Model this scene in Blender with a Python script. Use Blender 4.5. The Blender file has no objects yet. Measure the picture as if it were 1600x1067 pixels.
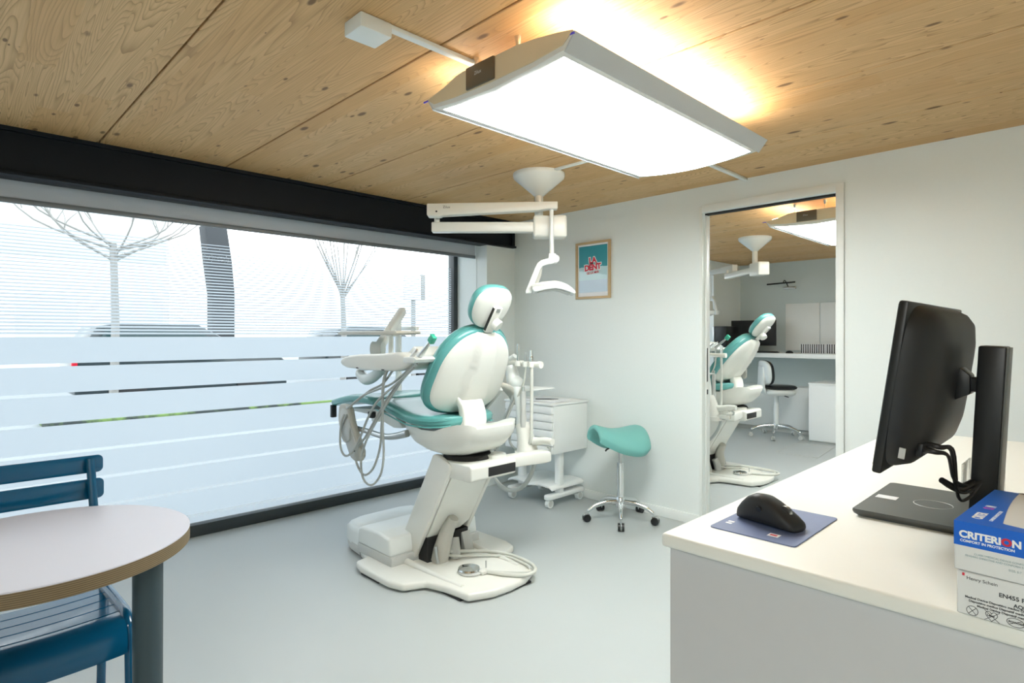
import bpy, bmesh, math, random
from mathutils import Vector, Matrix
random.seed(4)
PI = math.pi
scene = bpy.context.scene
COL = scene.collection
def rad(d): return math.radians(d)

# ------------------------------------------------------------------ camera
FPX, U0, V0, EYE, YAW = 924.0, 800.0, 524.0, 1.35, 45.4
cd = bpy.data.cameras.new('camera')
cam = bpy.data.objects.new('camera', cd); COL.objects.link(cam)
cam.location = (0, 0, EYE)
cam.rotation_euler = (rad(90), 0, rad(YAW))
cd.sensor_width = 36; cd.lens = FPX / 1600 * 36
cd.shift_y = -(533.5 - V0) / 1600
cd.clip_start = 0.02; cd.clip_end = 200
scene.camera = cam

# ------------------------------------------------------------------ world, exposure
W = bpy.data.worlds.new('overcast'); scene.world = W; W.use_nodes = True
wn = W.node_tree.nodes; wl = W.node_tree.links
bgn = wn['Background']
tc = wn.new('ShaderNodeTexCoord'); sp = wn.new('ShaderNodeSeparateXYZ'); cr = wn.new('ShaderNodeValToRGB')
wl.new(tc.outputs['Generated'], sp.inputs[0]); wl.new(sp.outputs['Z'], cr.inputs[0])
cr.color_ramp.elements[0].position = 0.0; cr.color_ramp.elements[0].color = (0.95, 0.98, 1.0, 1)
cr.color_ramp.elements[1].position = 0.7; cr.color_ramp.elements[1].color = (0.84, 0.92, 1.0, 1)
wl.new(cr.outputs[0], bgn.inputs['Color'])
bgn.inputs['Strength'].default_value = 3.3
vs = scene.view_settings
scene.display_settings.display_device = 'sRGB'
vs.view_transform = 'Standard'; vs.look = 'None'; vs.exposure = 0.20; vs.gamma = 1.0; vs.use_curve_mapping = False
LAMP_DOWN, LAMP_UP = 17.5, 17.0
def ceiling_area(name, loc, sx, sy, power, col):
    l = bpy.data.lights.new(name, 'AREA'); l.shape = 'RECTANGLE'; l.size = sx; l.size_y = sy; l.energy = power; l.color = col
    o = bpy.data.objects.new(name, l); COL.objects.link(o); o.location = loc; return o
# added fill light behind the camera, brightens the counter front
ceiling_area('rear_fill', (.9, -1.5, 2.36), .7, 1.4, 50, (.97, 1, .98))
scene.cycles.max_bounces = 10; scene.cycles.diffuse_bounces = 6; scene.cycles.transparent_max_bounces = 16
scene.cycles.use_denoising = True

# ------------------------------------------------------------------ materials
class NT:
    def __init__(s, name):
        s.m = bpy.data.materials.new(name); s.m.use_nodes = True
        s.t = s.m.node_tree; s.n = s.t.nodes; s.l = s.t.links
        s.p = s.n.get('Principled BSDF'); s.out = s.n.get('Material Output')
    def new(s, ty, **kw):
        x = s.n.new(ty)
        for k, v in kw.items(): setattr(x, k, v)
        return x
    def put(s, sock, v):
        if hasattr(v, 'is_output') or isinstance(v, bpy.types.NodeSocket): s.l.new(v, sock)
        else: sock.default_value = v
    def math(s, op, a, b=0.0, c=0.0):
        x = s.new('ShaderNodeMath', operation=op)
        for i, v in enumerate((a, b, c)): s.put(x.inputs[i], v)
        return x.outputs[0]
    def mix(s, f, a, b):
        x = s.new('ShaderNodeMix', data_type='RGBA')
        s.put(x.inputs[0], f); s.put(x.inputs[6], a); s.put(x.inputs[7], b)
        return x.outputs[2]
    def obj(s):
        return s.new('ShaderNodeTexCoord').outputs['Object']
    def noise(s, vec, scale, detail=2, rough=.5, dist=0):
        x = s.new('ShaderNodeTexNoise'); s.put(x.inputs['Vector'], vec)
        x.inputs['Scale'].default_value = scale; x.inputs['Detail'].default_value = detail
        x.inputs['Roughness'].default_value = rough; x.inputs['Distortion'].default_value = dist
        return x.outputs[0]
def c4(c): return (c[0], c[1], c[2], 1.0)
def mat(name, col, rough=.5, metal=0.0, spec=.5, var=.04, scale=25, bump=0.0, coat=0.0, trans=0.0, ior=1.45):
    t = NT(name); p = t.p
    nz = t.noise(t.obj(), scale, 3)
    a = tuple(max(0, x * (1 - var)) for x in col); b = tuple(min(1, x * (1 + var)) for x in col)
    t.l.new(t.mix(nz, c4(a), c4(b)), p.inputs['Base Color'])
    t.l.new(t.math('MULTIPLY_ADD', nz, .03, rough - .015), p.inputs['Roughness'])
    p.inputs['Metallic'].default_value = metal
    p.inputs['Specular IOR Level'].default_value = spec
    p.inputs['Coat Weight'].default_value = coat; p.inputs['Coat Roughness'].default_value = .05
    p.inputs['Transmission Weight'].default_value = trans; p.inputs['IOR'].default_value = ior
    if bump:
        bn = t.new('ShaderNodeBump'); bn.inputs['Strength'].default_value = bump; bn.inputs['Distance'].default_value = .002
        t.l.new(nz, bn.inputs['Height']); t.l.new(bn.outputs[0], p.inputs['Normal'])
    return t.m
def emis(name, col, strength):
    t = NT(name)
    t.p.inputs['Base Color'].default_value = c4(col)
    nz = t.noise(t.obj(), 3)
    t.l.new(t.mix(nz, c4([x * .99 for x in col]), c4(col)), t.p.inputs['Emission Color'])
    t.p.inputs['Emission Strength'].default_value = strength
    return t.m

M = {}
M['wall'] = mat('wall_paint', (.80, .845, .83), .6, var=.012, scale=60, bump=.05)
M['wall_shaded'] = mat('wall_paint_shaded', (.62, .69, .69), .6, var=.012, scale=60, bump=.05)  # wall paint made greyer for the shading on the far wall
M['white_trim'] = mat('white_trim', (.83, .86, .84), .4, var=.01)
M['shell'] = mat('white_plastic', (.755, .755, .705), .3, var=.004, scale=4, coat=.2)
M['shell_cool'] = mat('white_lacquer', (.755, .785, .77), .3, var=.004, scale=4, coat=.2)
M['base_grey'] = mat('grey_plastic', (.56, .57, .55), .38, var=.02)
M['tan_grey'] = mat('warm_grey_plastic', (.53, .52, .47), .4, var=.02)
M['hose'] = mat('grey_hose', (.42, .445, .43), .4, var=.05)
M['hose_pale'] = mat('pale_grey_hose', (.62, .63, .58), .4, var=.04)
M['teal'] = mat('teal_vinyl', (.105, .35, .34), .3, var=.04, scale=14, bump=.08, coat=.3)
M['teal_pale'] = mat('teal_stool_vinyl', (.19, .50, .465), .45, var=.03, scale=14, bump=.05)
M['chrome'] = mat('chrome', (.78, .80, .80), .12, 1.0, var=.02)
M['steel'] = mat('brushed_steel', (.55, .56, .55), .3, 1.0, var=.05)
M['black'] = mat('black_plastic', (.012, .013, .014), .35, var=.1)
M['black_soft'] = mat('black_matt', (.018, .019, .02), .5, var=.15, bump=.05)
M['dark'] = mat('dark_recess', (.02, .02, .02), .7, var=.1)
M['beam'] = mat('dark_painted_steel', (.007, .010, .015), .5, spec=.25, var=.12, scale=8, bump=.03)
M['frame'] = mat('anthracite_frame', (.035, .045, .05), .4, var=.06)
M['blue'] = mat('blue_lacquer', (.001, .080, .175), .17, var=.03, coat=.4)
M['base_dark'] = mat('dark_grey_metal_plastic', (.10, .105, .10), .4, .3)
M['table_leg'] = mat('grey_blue_lacquer', (.04, .066, .08), .4, var=.03)
M['counter'] = mat('cream_laminate', (.80, .80, .745), .42, var=.008, scale=40)
M['panel'] = mat('backlit_laminate', (.56, .57, .58), .5, var=.012)  # grey puts the backlit shade of the cabinet front into the colour
M['cabinet'] = mat('white_melamine', (.85, .87, .86), .4, var=.01)
M['table_top'] = mat('pale_laminate', (.64, .645, .745), .38, var=.01)
M['paper'] = mat('white_paper', (.85, .86, .88), .7, var=.01)
M['card'] = mat('white_carton', (.74, .75, .74), .5, var=.01)
M['card_blue'] = mat('blue_carton', (.008, .13, .62), .4, var=.02)
M['ink'] = mat('grey_ink', (.07, .075, .08), .6)
M['ink_pale'] = mat('pale_teal_ink', (.33, .44, .46), .6)
M['ink_white'] = mat('white_ink', (.87, .88, .88), .6)
M['ink_red'] = mat('red_ink', (.62, .03, .06), .5)
M['ink_magenta'] = mat('magenta_ink', (.55, .05, .5), .5)
M['navy'] = mat('navy_film', (.012, .012, .055), .2)
M['pad'] = mat('blue_fabric', (.155, .20, .36), .45, var=.06, scale=60, bump=.1)
M['oak'] = mat('pale_oak', (.56, .40, .22), .5, var=.12, scale=18)
M['mint'] = mat('mint_plastic', (.05, .42, .28), .3)
M['lamp_body'] = mat('lamp_body_white', (.80, .78, .73), .4, var=.01)
M['lamp_end_lit'] = mat('warm_lit_end_cap', (.76, .64, .44), .45, var=.01)  # tan puts the wood ceiling's warm glow into the colour
M['lamp_grey'] = mat('lamp_wing_grey', (.62, .65, .67), .4, var=.01)
M['lamp_box'] = mat('bronze_anodised', (.20, .17, .13), .35, .6, var=.03)
M['lens'] = emis('lamp_diffuser', (.945, 1.0, .985), LAMP_DOWN)
M['uplens'] = emis('lamp_uplight_strip', (1.0, .95, .84), LAMP_UP)
M['violet'] = mat('violet_edge', (.12, .08, .75), .3)
M['blind'] = mat('silver_blind_fabric', (.56, .60, .66), .6, var=.05, scale=300)
M['blind_bar'] = mat('grey_aluminium', (.22, .24, .26), .4, .3)
M['acrylic'] = mat('clear_acrylic', (.93, .95, .95), .06, trans=.92)

def make_floor():
    t = NT('smooth_resin_floor'); nz = t.noise(t.obj(), 1.3, 4); fine = t.noise(t.obj(), 220, 2)
    a = t.mix(nz, (.445, .48, .48, 1), (.475, .51, .51, 1))
    t.l.new(t.mix(t.math('MULTIPLY', fine, .10), a, (.44, .47, .48, 1)), t.p.inputs['Base Color'])
    t.l.new(t.math('MULTIPLY_ADD', nz, .08, .33), t.p.inputs['Roughness'])
    t.p.inputs['Specular IOR Level'].default_value = .5
    return t.m
M['floor'] = make_floor()

def make_wood():
    t = NT('spruce_panel'); o = t.obj()
    s = t.new('ShaderNodeSeparateXYZ'); t.l.new(o, s.inputs[0]); x, y = s.outputs[0], s.outputs[1]
    lam = t.math('FLOOR', t.math('DIVIDE', y, .118))
    wn_ = t.new('ShaderNodeTexWhiteNoise', noise_dimensions='1D'); t.l.new(lam, wn_.inputs['W']); r = wn_.outputs[0]
    # butt joint of the lamella along x as well
    seg = t.math('FLOOR', t.math('MULTIPLY_ADD', x, .33, t.math('MULTIPLY', r, 9.0)))
    wn2 = t.new('ShaderNodeTexWhiteNoise', noise_dimensions='2D')
    cv = t.new('ShaderNodeCombineXYZ'); t.l.new(lam, cv.inputs[0]); t.l.new(seg, cv.inputs[1]); t.l.new(cv.outputs[0], wn2.inputs['Vector']); r2 = wn2.outputs[0]
    v = t.new('ShaderNodeCombineXYZ')
    t.l.new(t.math('MULTIPLY_ADD', x, .42, t.math('MULTIPLY', r2, 37.0)), v.inputs[0])
    t.l.new(t.math('MULTIPLY', y, 5.5), v.inputs[1]); t.l.new(t.math('MULTIPLY', r2, 11.0), v.inputs[2])
    n1 = t.noise(v.outputs[0], 1.0, 2.0, .45, .35)
    freq = t.math('MULTIPLY_ADD', r2, 50.0, 62.0)
    ring = t.math('FRACT', t.math('MULTIPLY', n1, t.math('MULTIPLY', freq, .55)))
    line = t.math('POWER', ring, 4.0)
    v2 = t.new('ShaderNodeCombineXYZ'); t.l.new(t.math('MULTIPLY', x, 3.0), v2.inputs[0]); t.l.new(t.math('MULTIPLY', y, 160.0), v2.inputs[1])
    fib = t.noise(v2.outputs[0], 1.0, 3)
    big = t.noise(o, 1.1, 2)
    base = t.mix(r2, (.69, .43, .195, 1), (.79, .545, .285, 1))
    base = t.mix(t.math('MULTIPLY', big, .35), base, (.62, .36, .15, 1))
    base = t.mix(t.math('MULTIPLY', line, t.math('MULTIPLY_ADD', r2, .35, .32)), base, (.25, .125, .04, 1))
    base = t.mix(t.math('MULTIPLY', t.math('POWER', fib, 2.0), .75), base, (.36, .20, .075, 1))
    # knots
    v3 = t.new('ShaderNodeCombineXYZ'); t.l.new(t.math('MULTIPLY', x, 5.2), v3.inputs[0]); t.l.new(t.math('MULTIPLY', y, 13.0), v3.inputs[1])
    wob = t.noise(o, 9, 2); 
    vo = t.new('ShaderNodeTexVoronoi'); t.l.new(v3.outputs[0], vo.inputs['Vector']); vo.inputs['Scale'].default_value = 1.0
    sc = t.new('ShaderNodeSeparateColor'); t.l.new(vo.outputs['Color'], sc.inputs[0])
    size = t.math('MULTIPLY', t.math('POWER', sc.outputs[0], 1.5), .20)
    d = t.math('DIVIDE', t.math('MULTIPLY_ADD', wob, .03, t.math('SUBTRACT', vo.outputs['Distance'], .015)), t.math('ADD', size, .012))
    mr = t.new('ShaderNodeMapRange', interpolation_type='SMOOTHSTEP'); t.l.new(d, mr.inputs[0])
    mr.inputs[1].default_value = .55; mr.inputs[2].default_value = 1.15; mr.inputs[3].default_value = 1; mr.inputs[4].default_value = 0
    base = t.mix(t.math('MULTIPLY', mr.outputs[0], .82), base, (.115, .055, .022, 1))
    t.l.new(base, t.p.inputs['Base Color']); t.p.inputs['Roughness'].default_value = .55
    t.p.inputs['Specular IOR Level'].default_value = .25
    return t.m
M['wood'] = make_wood()

def make_film():
    """frosted window film: clear bands and fine stripes cut out by height"""
    t = NT('frosted_film'); s = t.new('ShaderNodeSeparateXYZ'); t.l.new(t.obj(), s.inputs[0]); z = s.outputs[2]
    band = t.math('FRACT', t.math('DIVIDE', t.math('SUBTRACT', z, .817), .1745))
    clear_band = t.math('MULTIPLY', t.math('LESS_THAN', band, .105), t.math('LESS_THAN', z, 1.357))
    st = t.math('FRACT', t.math('DIVIDE', t.math('SUBTRACT', z, 1.357), .0205))
    frac = t.math('MULTIPLY_ADD', t.math('SUBTRACT', z, 1.357), .55, .40)
    stripe = t.math('MULTIPLY', t.math('GREATER_THAN', st, t.math('SUBTRACT', 1.0, frac)), t.math('GREATER_THAN', z, 1.357))
    clear = t.math('MAXIMUM', t.math('MAXIMUM', clear_band, stripe), t.math('GREATER_THAN', z, 1.985))
    tr = t.new('ShaderNodeBsdfTransparent'); tl = t.new('ShaderNodeBsdfTranslucent'); df = t.new('ShaderNodeBsdfDiffuse')
    tl.inputs[0].default_value = (.435, .485, .53, 1); df.inputs[0].default_value = (.85, .89, .92, 1)
    m1 = t.new('ShaderNodeMixShader'); m1.inputs[0].default_value = .22
    t.l.new(tl.outputs[0], m1.inputs[1]); t.l.new(df.outputs[0], m1.inputs[2])
    m2 = t.new('ShaderNodeMixShader'); t.l.new(clear, m2.inputs[0]); t.l.new(m1.outputs[0], m2.inputs[1]); t.l.new(tr.outputs[0], m2.inputs[2])
    t.n.remove(t.p); t.l.new(m2.outputs[0], t.out.inputs[0])
    return t.m
M['film'] = make_film()
def make_glass():
    t = NT('window_glass'); tr = t.new('ShaderNodeBsdfTransparent'); gl = t.new('ShaderNodeBsdfGlossy')
    tr.inputs[0].default_value = (.97, .985, .98, 1); gl.inputs['Roughness'].default_value = .02
    lw = t.new('ShaderNodeLayerWeight'); lw.inputs[0].default_value = .12
    nz = t.noise(t.obj(), 2); f = t.math('MULTIPLY', lw.outputs['Fresnel'], t.math('MULTIPLY_ADD', nz, .05, .35))
    m = t.new('ShaderNodeMixShader'); t.l.new(f, m.inputs[0]); t.l.new(tr.outputs[0], m.inputs[1]); t.l.new(gl.outputs[0], m.inputs[2])
    t.n.remove(t.p); t.l.new(m.outputs[0], t.out.inputs[0]); return t.m
M['glass'] = make_glass()
def make_ply():
    t = NT('plywood_edge'); s = t.new('ShaderNodeSeparateXYZ'); t.l.new(t.obj(), s.inputs[0])
    w = t.math('FRACT', t.math('MULTIPLY', s.outputs[2], 190.0)); nz = t.noise(t.obj(), 40, 3)
    c = t.mix(t.math('GREATER_THAN', w, .5), (.13, .09, .045, 1), (.27, .20, .11, 1))
    t.l.new(t.mix(t.math('MULTIPLY', nz, .4), c, (.11, .075, .035, 1)), t.p.inputs['Base Color']); t.p.inputs['Roughness'].default_value = .55
    return t.m
M['ply'] = make_ply()

# ------------------------------------------------------------------ mesh helpers
class MB:
    def __init__(s): s.v = []; s.f = []; s.mi = []
    def add(s, vs, fs, mi=0):
        o = len(s.v); s.v += [tuple(v) for v in vs]
        for f in fs: s.f.append([i + o for i in f]); s.mi.append(mi)
        return s
    def addbm(s, bm, mi=0, mx=None):
        bm.verts.index_update()
        vs = [(mx @ v.co if mx else v.co.copy()) for v in bm.verts]
        s.add(vs, [[v.index for v in f.verts] for f in bm.faces], mi); bm.free(); return s
    def box(s, lo, hi, bev=0.0, seg=2, mi=0, mx=None):
        bm = bmesh.new(); bmesh.ops.create_cube(bm, size=1)
        for v in bm.verts:
            v.co = Vector([(lo[i] + hi[i]) / 2 + v.co[i] * (hi[i] - lo[i]) for i in range(3)])
        if bev: bmesh.ops.bevel(bm, geom=list(bm.edges), offset=bev, segments=seg, profile=.5, affect='EDGES')
        return s.addbm(bm, mi, mx)
    def prism(s, poly, plane, lo, hi, bev=0.0, seg=2, mi=0, mx=None):
        """polygon in a plane ('xy','xz','yz') extruded from lo to hi on the third axis"""
        bm = bmesh.new()
        def P(a, b, c): return {'xy': (a, b, c), 'xz': (a, c, b), 'yz': (c, a, b)}[plane]
        n = len(poly); A = [bm.verts.new(P(a, b, lo)) for a, b in poly]; B = [bm.verts.new(P(a, b, hi)) for a, b in poly]
        bm.faces.new(A); bm.faces.new(B[::-1])
        for i in range(n): bm.faces.new((A[i], B[i], B[(i + 1) % n], A[(i + 1) % n]))
        bmesh.ops.recalc_face_normals(bm, faces=bm.faces)
        if bev: bmesh.ops.bevel(bm, geom=list(bm.edges), offset=bev, segments=seg, profile=.5, affect='EDGES', clamp_overlap=True)
        return s.addbm(bm, mi, mx)
    def loft(s, rings, cap=True, closed=True, mi=0):
        n = len(rings[0]); vs = [p for r in rings for p in r]; fs = []
        for k in range(len(rings) - 1):
            for i in range(n if closed else n - 1):
                j = (i + 1) % n; fs.append((k * n + i, k * n + j, (k + 1) * n + j, (k + 1) * n + i))
        if cap and closed: fs.append(tuple(range(n))[::-1]); fs.append(tuple((len(rings) - 1) * n + i for i in range(n)))
        return s.add(vs, fs, mi)
    def cyl(s, p0, p1, r0, r1=None, n=24, mi=0):
        return s.tube([p0, p1], [r0, r0 if r1 is None else r1], n=n, smooth=0, mi=mi)
    def tube(s, pts, r, n=10, smooth=6, mi=0, flat=1.0):
        pts = [Vector(p) for p in pts]; rr = list(r) if isinstance(r, (list, tuple)) else [r] * len(pts)
        if smooth and len(pts) > 2:
            q, q2 = [], []
            for i in range(len(pts) - 1):
                p0, p1, p2, p3 = pts[max(i - 1, 0)], pts[i], pts[i + 1], pts[min(i + 2, len(pts) - 1)]
                for k in range(smooth):
                    t = k / smooth
                    q.append(.5 * (2 * p1 + (p2 - p0) * t + (2 * p0 - 5 * p1 + 4 * p2 - p3) * t * t + (3 * p1 - p0 - 3 * p2 + p3) * t ** 3))
                    q2.append(rr[i] * (1 - t) + rr[i + 1] * t)
            q.append(pts[-1]); q2.append(rr[-1]); pts, rr = q, q2
        d0 = (pts[1] - pts[0]).normalized()
        up = Vector((0, 0, 1)) if abs(d0.z) < .9 else Vector((1, 0, 0))
        u = (up - d0 * up.dot(d0)).normalized(); rings = []
        for i, p in enumerate(pts):
            d = (pts[min(i + 1, len(pts) - 1)] - pts[max(i - 1, 0)]).normalized()
            u = (u - d * u.dot(d)).normalized(); w = d.cross(u)
            rings.append([p + (u * math.cos(2 * PI * k / n) + w * math.sin(2 * PI * k / n) * flat) * rr[i] for k in range(n)])
        return s.loft(rings, mi=mi)
    def lathe(s, prof, c=(0, 0, 0), n=40, mi=0, mx=None):
        c = Vector(c); rings = []
        for r, z in prof:
            R = [Vector((r * math.cos(2 * PI * k / n), r * math.sin(2 * PI * k / n), z)) for k in range(n)]
            rings.append([(mx @ p if mx else p) + c for p in R])
        return s.loft(rings, mi=mi)
    def ball(s, c, r, n=20, m=12, mi=0):
        r = Vector(r) if isinstance(r, (tuple, list)) else Vector((r, r, r)); c = Vector(c); rings = []
        for k in range(m + 1):
            t = PI * (k + .02) / (m + .04)
            rings.append([c + Vector((r.x * math.sin(t) * math.cos(2 * PI * i / n), r.y * math.sin(t) * math.sin(2 * PI * i / n), -r.z * math.cos(t))) for i in range(n)])
        return s.loft(rings, mi=mi)
    def build(s, name, mats, parent=None, sharp=38):
        me = bpy.data.meshes.new(name)
        o = bpy.data.objects.new(name, me); COL.objects.link(o)
        off = Vector((0, 0, 0)); q = parent
        while q: off += Vector(q.location); q = q.parent
        me.from_pydata([Vector(v) - off for v in s.v], [], s.f)
        for m in (mats if isinstance(mats, (list, tuple)) else [mats]): me.materials.append(m)
        for p, i in zip(me.polygons, s.mi): p.material_index = i
        bm = bmesh.new(); bm.from_mesh(me); bmesh.ops.recalc_face_normals(bm, faces=bm.faces); bm.to_mesh(me); bm.free()
        me.shade_smooth(); me.set_sharp_from_angle(angle=rad(sharp))
        if parent: o.parent = parent
        return o
def tag(o, label=None, cat=None, group=None, kind=None):
    for k, v in (('label', label), ('category', cat), ('group', group), ('kind', kind)):
        if v: o[k] = v
    return o
def thing(name, loc, label, cat, group=None):
    o = bpy.data.objects.new(name, None); COL.objects.link(o); o.location = loc; o.empty_display_size = .1
    return tag(o, label, cat, group)
def copy_tree(o, parent=None):
    c = o.copy(); COL.objects.link(c)
    if parent: c.parent = parent
    for ch in list(o.children): copy_tree(ch, c)
    return c
def text(body, size, mtx, m, name, parent, extrude=.0004, bold=0.0, align='LEFT', sx=1.0):
    """lettering as mesh, placed by mtx (text x right, text y up, z out of the face)"""
    cu = bpy.data.curves.new(name, 'FONT'); cu.body = body; cu.size = size; cu.extrude = extrude; cu.offset = bold; cu.align_x = align
    tmp = bpy.data.objects.new('tmp', cu); COL.objects.link(tmp)
    dg = bpy.context.evaluated_depsgraph_get(); me = bpy.data.meshes.new_from_object(tmp.evaluated_get(dg))
    bpy.data.objects.remove(tmp); bpy.data.curves.remove(cu)
    off = Vector((0, 0, 0)); q = parent
    while q: off += Vector(q.location); q = q.parent
    me.transform(Matrix.Diagonal((sx, 1, 1, 1))); me.transform(mtx); me.transform(Matrix.Translation(-off))
    me.materials.clear(); me.materials.append(m); me.name = name
    o = bpy.data.objects.new(name, me); COL.objects.link(o)
    if parent: o.parent = parent
    return o
def frame_mx(origin, xdir, ydir):
    x = Vector(xdir).normalized(); y = Vector(ydir).normalized(); z = x.cross(y)
    m = Matrix((x, y, z)).transposed().to_4x4(); m.translation = Vector(origin); return m
def struct(mb, name, mats, parent=None):
    o = mb.build(name, mats, parent)
    if not parent: o['kind'] = 'structure'
    return o

# ------------------------------------------------------------------ the setting
XW, XP, YB, HC = -4.36, -3.92, 3.90, 2.403           # glass plane, pier face, back wall, ceiling
YF = 8.75                                             # far wall of the second room
struct(MB().box((-4.5, -2.6, -.1), (2.6, 9.0, 0)), 'floor', M['floor'])
mb = MB()
y = .662 - .662 * 5
while y < 9.0:                                        # timber panels with open joints
    mb.box((-4.5, y + .0035, HC), (2.6, y + .6585, HC + .08), bev=.003, seg=1); y += .662
mb.box((-4.5, -2.6, HC + .085), (2.6, 9.0, HC + .12), mi=1)
struct(mb, 'ceiling', [M['wood'], M['dark']])
# back wall with the doorway
DX0, DX1, DZ = -2.03, -1.167, 2.215
mb = MB().box((XW - .2, YB, 0), (DX0, YB + .10, HC)).box((DX1, YB, 0), (2.6, YB + .10, HC)).box((DX0, YB, DZ), (DX1, YB + .10, HC))
struct(mb, 'wall_back', M['wall'])
struct(MB().box((2.5, -2.6, 0), (2.6, YB, HC)), 'wall_right', M['wall'])
struct(MB().box((-4.5, -2.6, 0), (2.6, -2.5, HC)), 'wall_front', M['wall'])
# window wall: pier, rear pier and strip above the glass
YR0, YR1 = -1.9, 3.55
mb = MB().box((XW - .12, YR1, 0), (XP, YB, HC)).box((XW - .12, -2.6, 0), (XP, YR0, HC)).box((XW - .12, YR0, 2.24), (XW + .06, YR1, HC))
struct(mb, 'wall_window', M['wall'])
# second room
mb = MB().box((XW - .12, YB + .1, 0), (-3.95, 4.5, HC)).box((XW - .12, 7.9, 0), (-3.95, 9, HC)).box((XW - .12, 4.5, 2.2), (-3.95, 7.9, HC))
struct(mb, 'wall_left', M['wall'])
struct(MB().box((-4.5, YF, 0), (2.6, YF + .1, HC)), 'wall_far', M['wall_shaded'])
struct(MB().box((.4, YB + .1, 0), (.5, YF, HC)), 'wall_side', M['wall'])
# casing round the doorway, pocket leaf in the left jamb
CW, CT = .04, .014
mb = MB().box((DX0 - .022, YB - CT, 0), (DX0, YB, DZ + CW), .002).box((DX1, YB - CT, 0), (DX1 + .045, YB, DZ + .05), .002)
mb.box((DX0, YB - CT, DZ), (DX1, YB, DZ + .05), .002)
struct(mb, 'trim_2', M['white_trim'])
d1 = struct(MB().box((DX0 - .6, YB + .035, .01), (DX0 + .006, YB + .068, DZ - .01), .002), 'door_1', M['white_trim'])
struct(MB().box((DX0 + .0055, YB + .045, 1.02), (DX0 + .0075, YB + .058, 1.26)).box((DX0 + .0055, YB + .044, .93), (DX0 + .009, YB + .06, .965), .002), 'lock_plate', M['black'], d1)
struct(MB().box((DX0, YB + .03, DZ - .012), (DX1, YB + .07, DZ + .001)), 'track', M['dark'], d1)
struct(MB().box((XP, YB - .014, 0), (DX0 - .024, YB, .072), .003), 'baseboard_back', M['white_trim'])
# steel beam over the window
mb = MB().box((XP - .02, -2.5, 2.175), (XP + .01, YB - .005, HC))
mb.box((XP - .12, -2.5, HC - .022), (XP + .035, YB - .02, HC - .001)).box((XP - .10, -2.5, 2.158), (XP + .045, YB - .02, 2.176), .002)
mb.box((XP + .005, YB - .06, 2.176), (XP + .03, YB - .045, HC - .02), .002)
struct(mb, 'trim_1', M['beam'])
struct(MB().box((XW + .06, YR0, 2.30), (XP - .02, YR1, 2.34)), 'trim_3', M['white_trim'])
# window: frame, pane, film
mb = MB()
mb.box((XW - .05, YR0, .0), (XW + .05, YR1, .078), .004).box((XW - .05, YR0, 2.15), (XW + .05, YR1, 2.24), .004)
mb.box((XW - .05, YR1 - .045, .078), (XW + .03, YR1, 2.15), .003).box((XW - .05, YR0, .078), (XW + .03, YR0 + .05, 2.15), .003)
win = struct(mb, 'window_1', M['frame'])
struct(MB().box((XW - .02, YR0 + .05, .078), (XW - .012, YR1 - .045, 2.15)), 'pane', M['glass'], win)
struct(MB().add([(XW - .0115, YR0 + .05, .08), (XW - .0115, YR1 - .045, .08), (XW - .0115, YR1 - .045, 2.148), (XW - .0115, YR0 + .05, 2.148)], [(0, 1, 2, 3)]), 'film', M['film'], win)
mb = MB().box((XW - .05, 4.5, 0), (XW + .05, 7.9, .078)).box((XW - .05, 4.5, 2.1), (XW + .05, 7.9, 2.2))
win2 = struct(mb, 'window_2', M['frame'])
struct(MB().box((XW - .02, 4.5, .078), (XW - .012, 7.9, 2.1)), 'pane', M['glass'], win2)
struct(MB().add([(XW - .0115, 4.5, .08), (XW - .0115, 7.9, .08), (XW - .0115, 7.9, 2.1), (XW - .0115, 4.5, 2.1)], [(0, 1, 2, 3)]), 'film', M['film'], win2)
# roller blind
bl = thing('roller_blind', (-4.075, YR1 - .02, 2.15), 'silver grey roller blind mostly rolled up under the dark steel beam', 'blind')
MB().box((-4.077, YR0 + .02, 2.075), (-4.074, YR1 - .006, 2.25)).build('fabric', M['blind'], bl)
MB().box((-4.084, YR0 + .02, 2.048), (-4.066, YR1 - .006, 2.076), .004).build('bottom_bar', M['blind_bar'], bl)
MB().cyl((-4.10, YR0 + .02, 2.255), (-4.10, YR1 - .006, 2.255), .025).build('roller', M['blind'], bl)
MB().tube([(-4.06, YR1 - .004, 2.1), (-4.058, YR1 - .004, 1.4), (-4.06, YR1 - .004, .7)], .0022, n=6).build('pull_chain', M['white_trim'], bl)

# ------------------------------------------------------------------ outside, seen through the glass
OUT = {}
M['pave'] = mat('pale_paving', (.25, .27, .28), .8, var=.05, scale=3)
t = NT('patchy_grass'); nz = t.noise(t.obj(), 2.6, 5, .65)
t.l.new(t.mix(t.math('SMOOTH_MIN', 1.0, t.math('MAXIMUM', 0.0, t.math('MULTIPLY_ADD', nz, 7.0, -3.3)), .1), (.035, .045, .045, 1), (.15, .24, .07, 1)), t.p.inputs['Base Color']); t.p.inputs['Roughness'].default_value = .9
M['grass'] = t.m
M['brick_pale'] = mat('pale_render', (.88, .88, .87), .8, var=.04)
M['bark'] = mat('grey_bark', (.27, .265, .25), .8, var=.2)
M['carpaint'] = mat('dark_car_paint', (.018, .03, .035), .25, var=.1, coat=.5)
M['carglass'] = mat('dark_car_glass', (.02, .05, .055), .08)
M['tail'] = mat('red_lamp_glass', (.55, .01, .03), .2)
M['pillar'] = mat('dark_brickwork', (.05, .055, .06), .8, var=.4, scale=60)
struct(MB().box((-60, -40, -.3), (-4.5, 60, -.02)), 'pavement', M['pave'])
tag(MB().box((-11.6, 1.2, -.03), (-10.6, 16, .10), .03).build('grass_verge', M['grass']), 'low green grass verge in front of the parked car', 'grass', kind='stuff')
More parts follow.
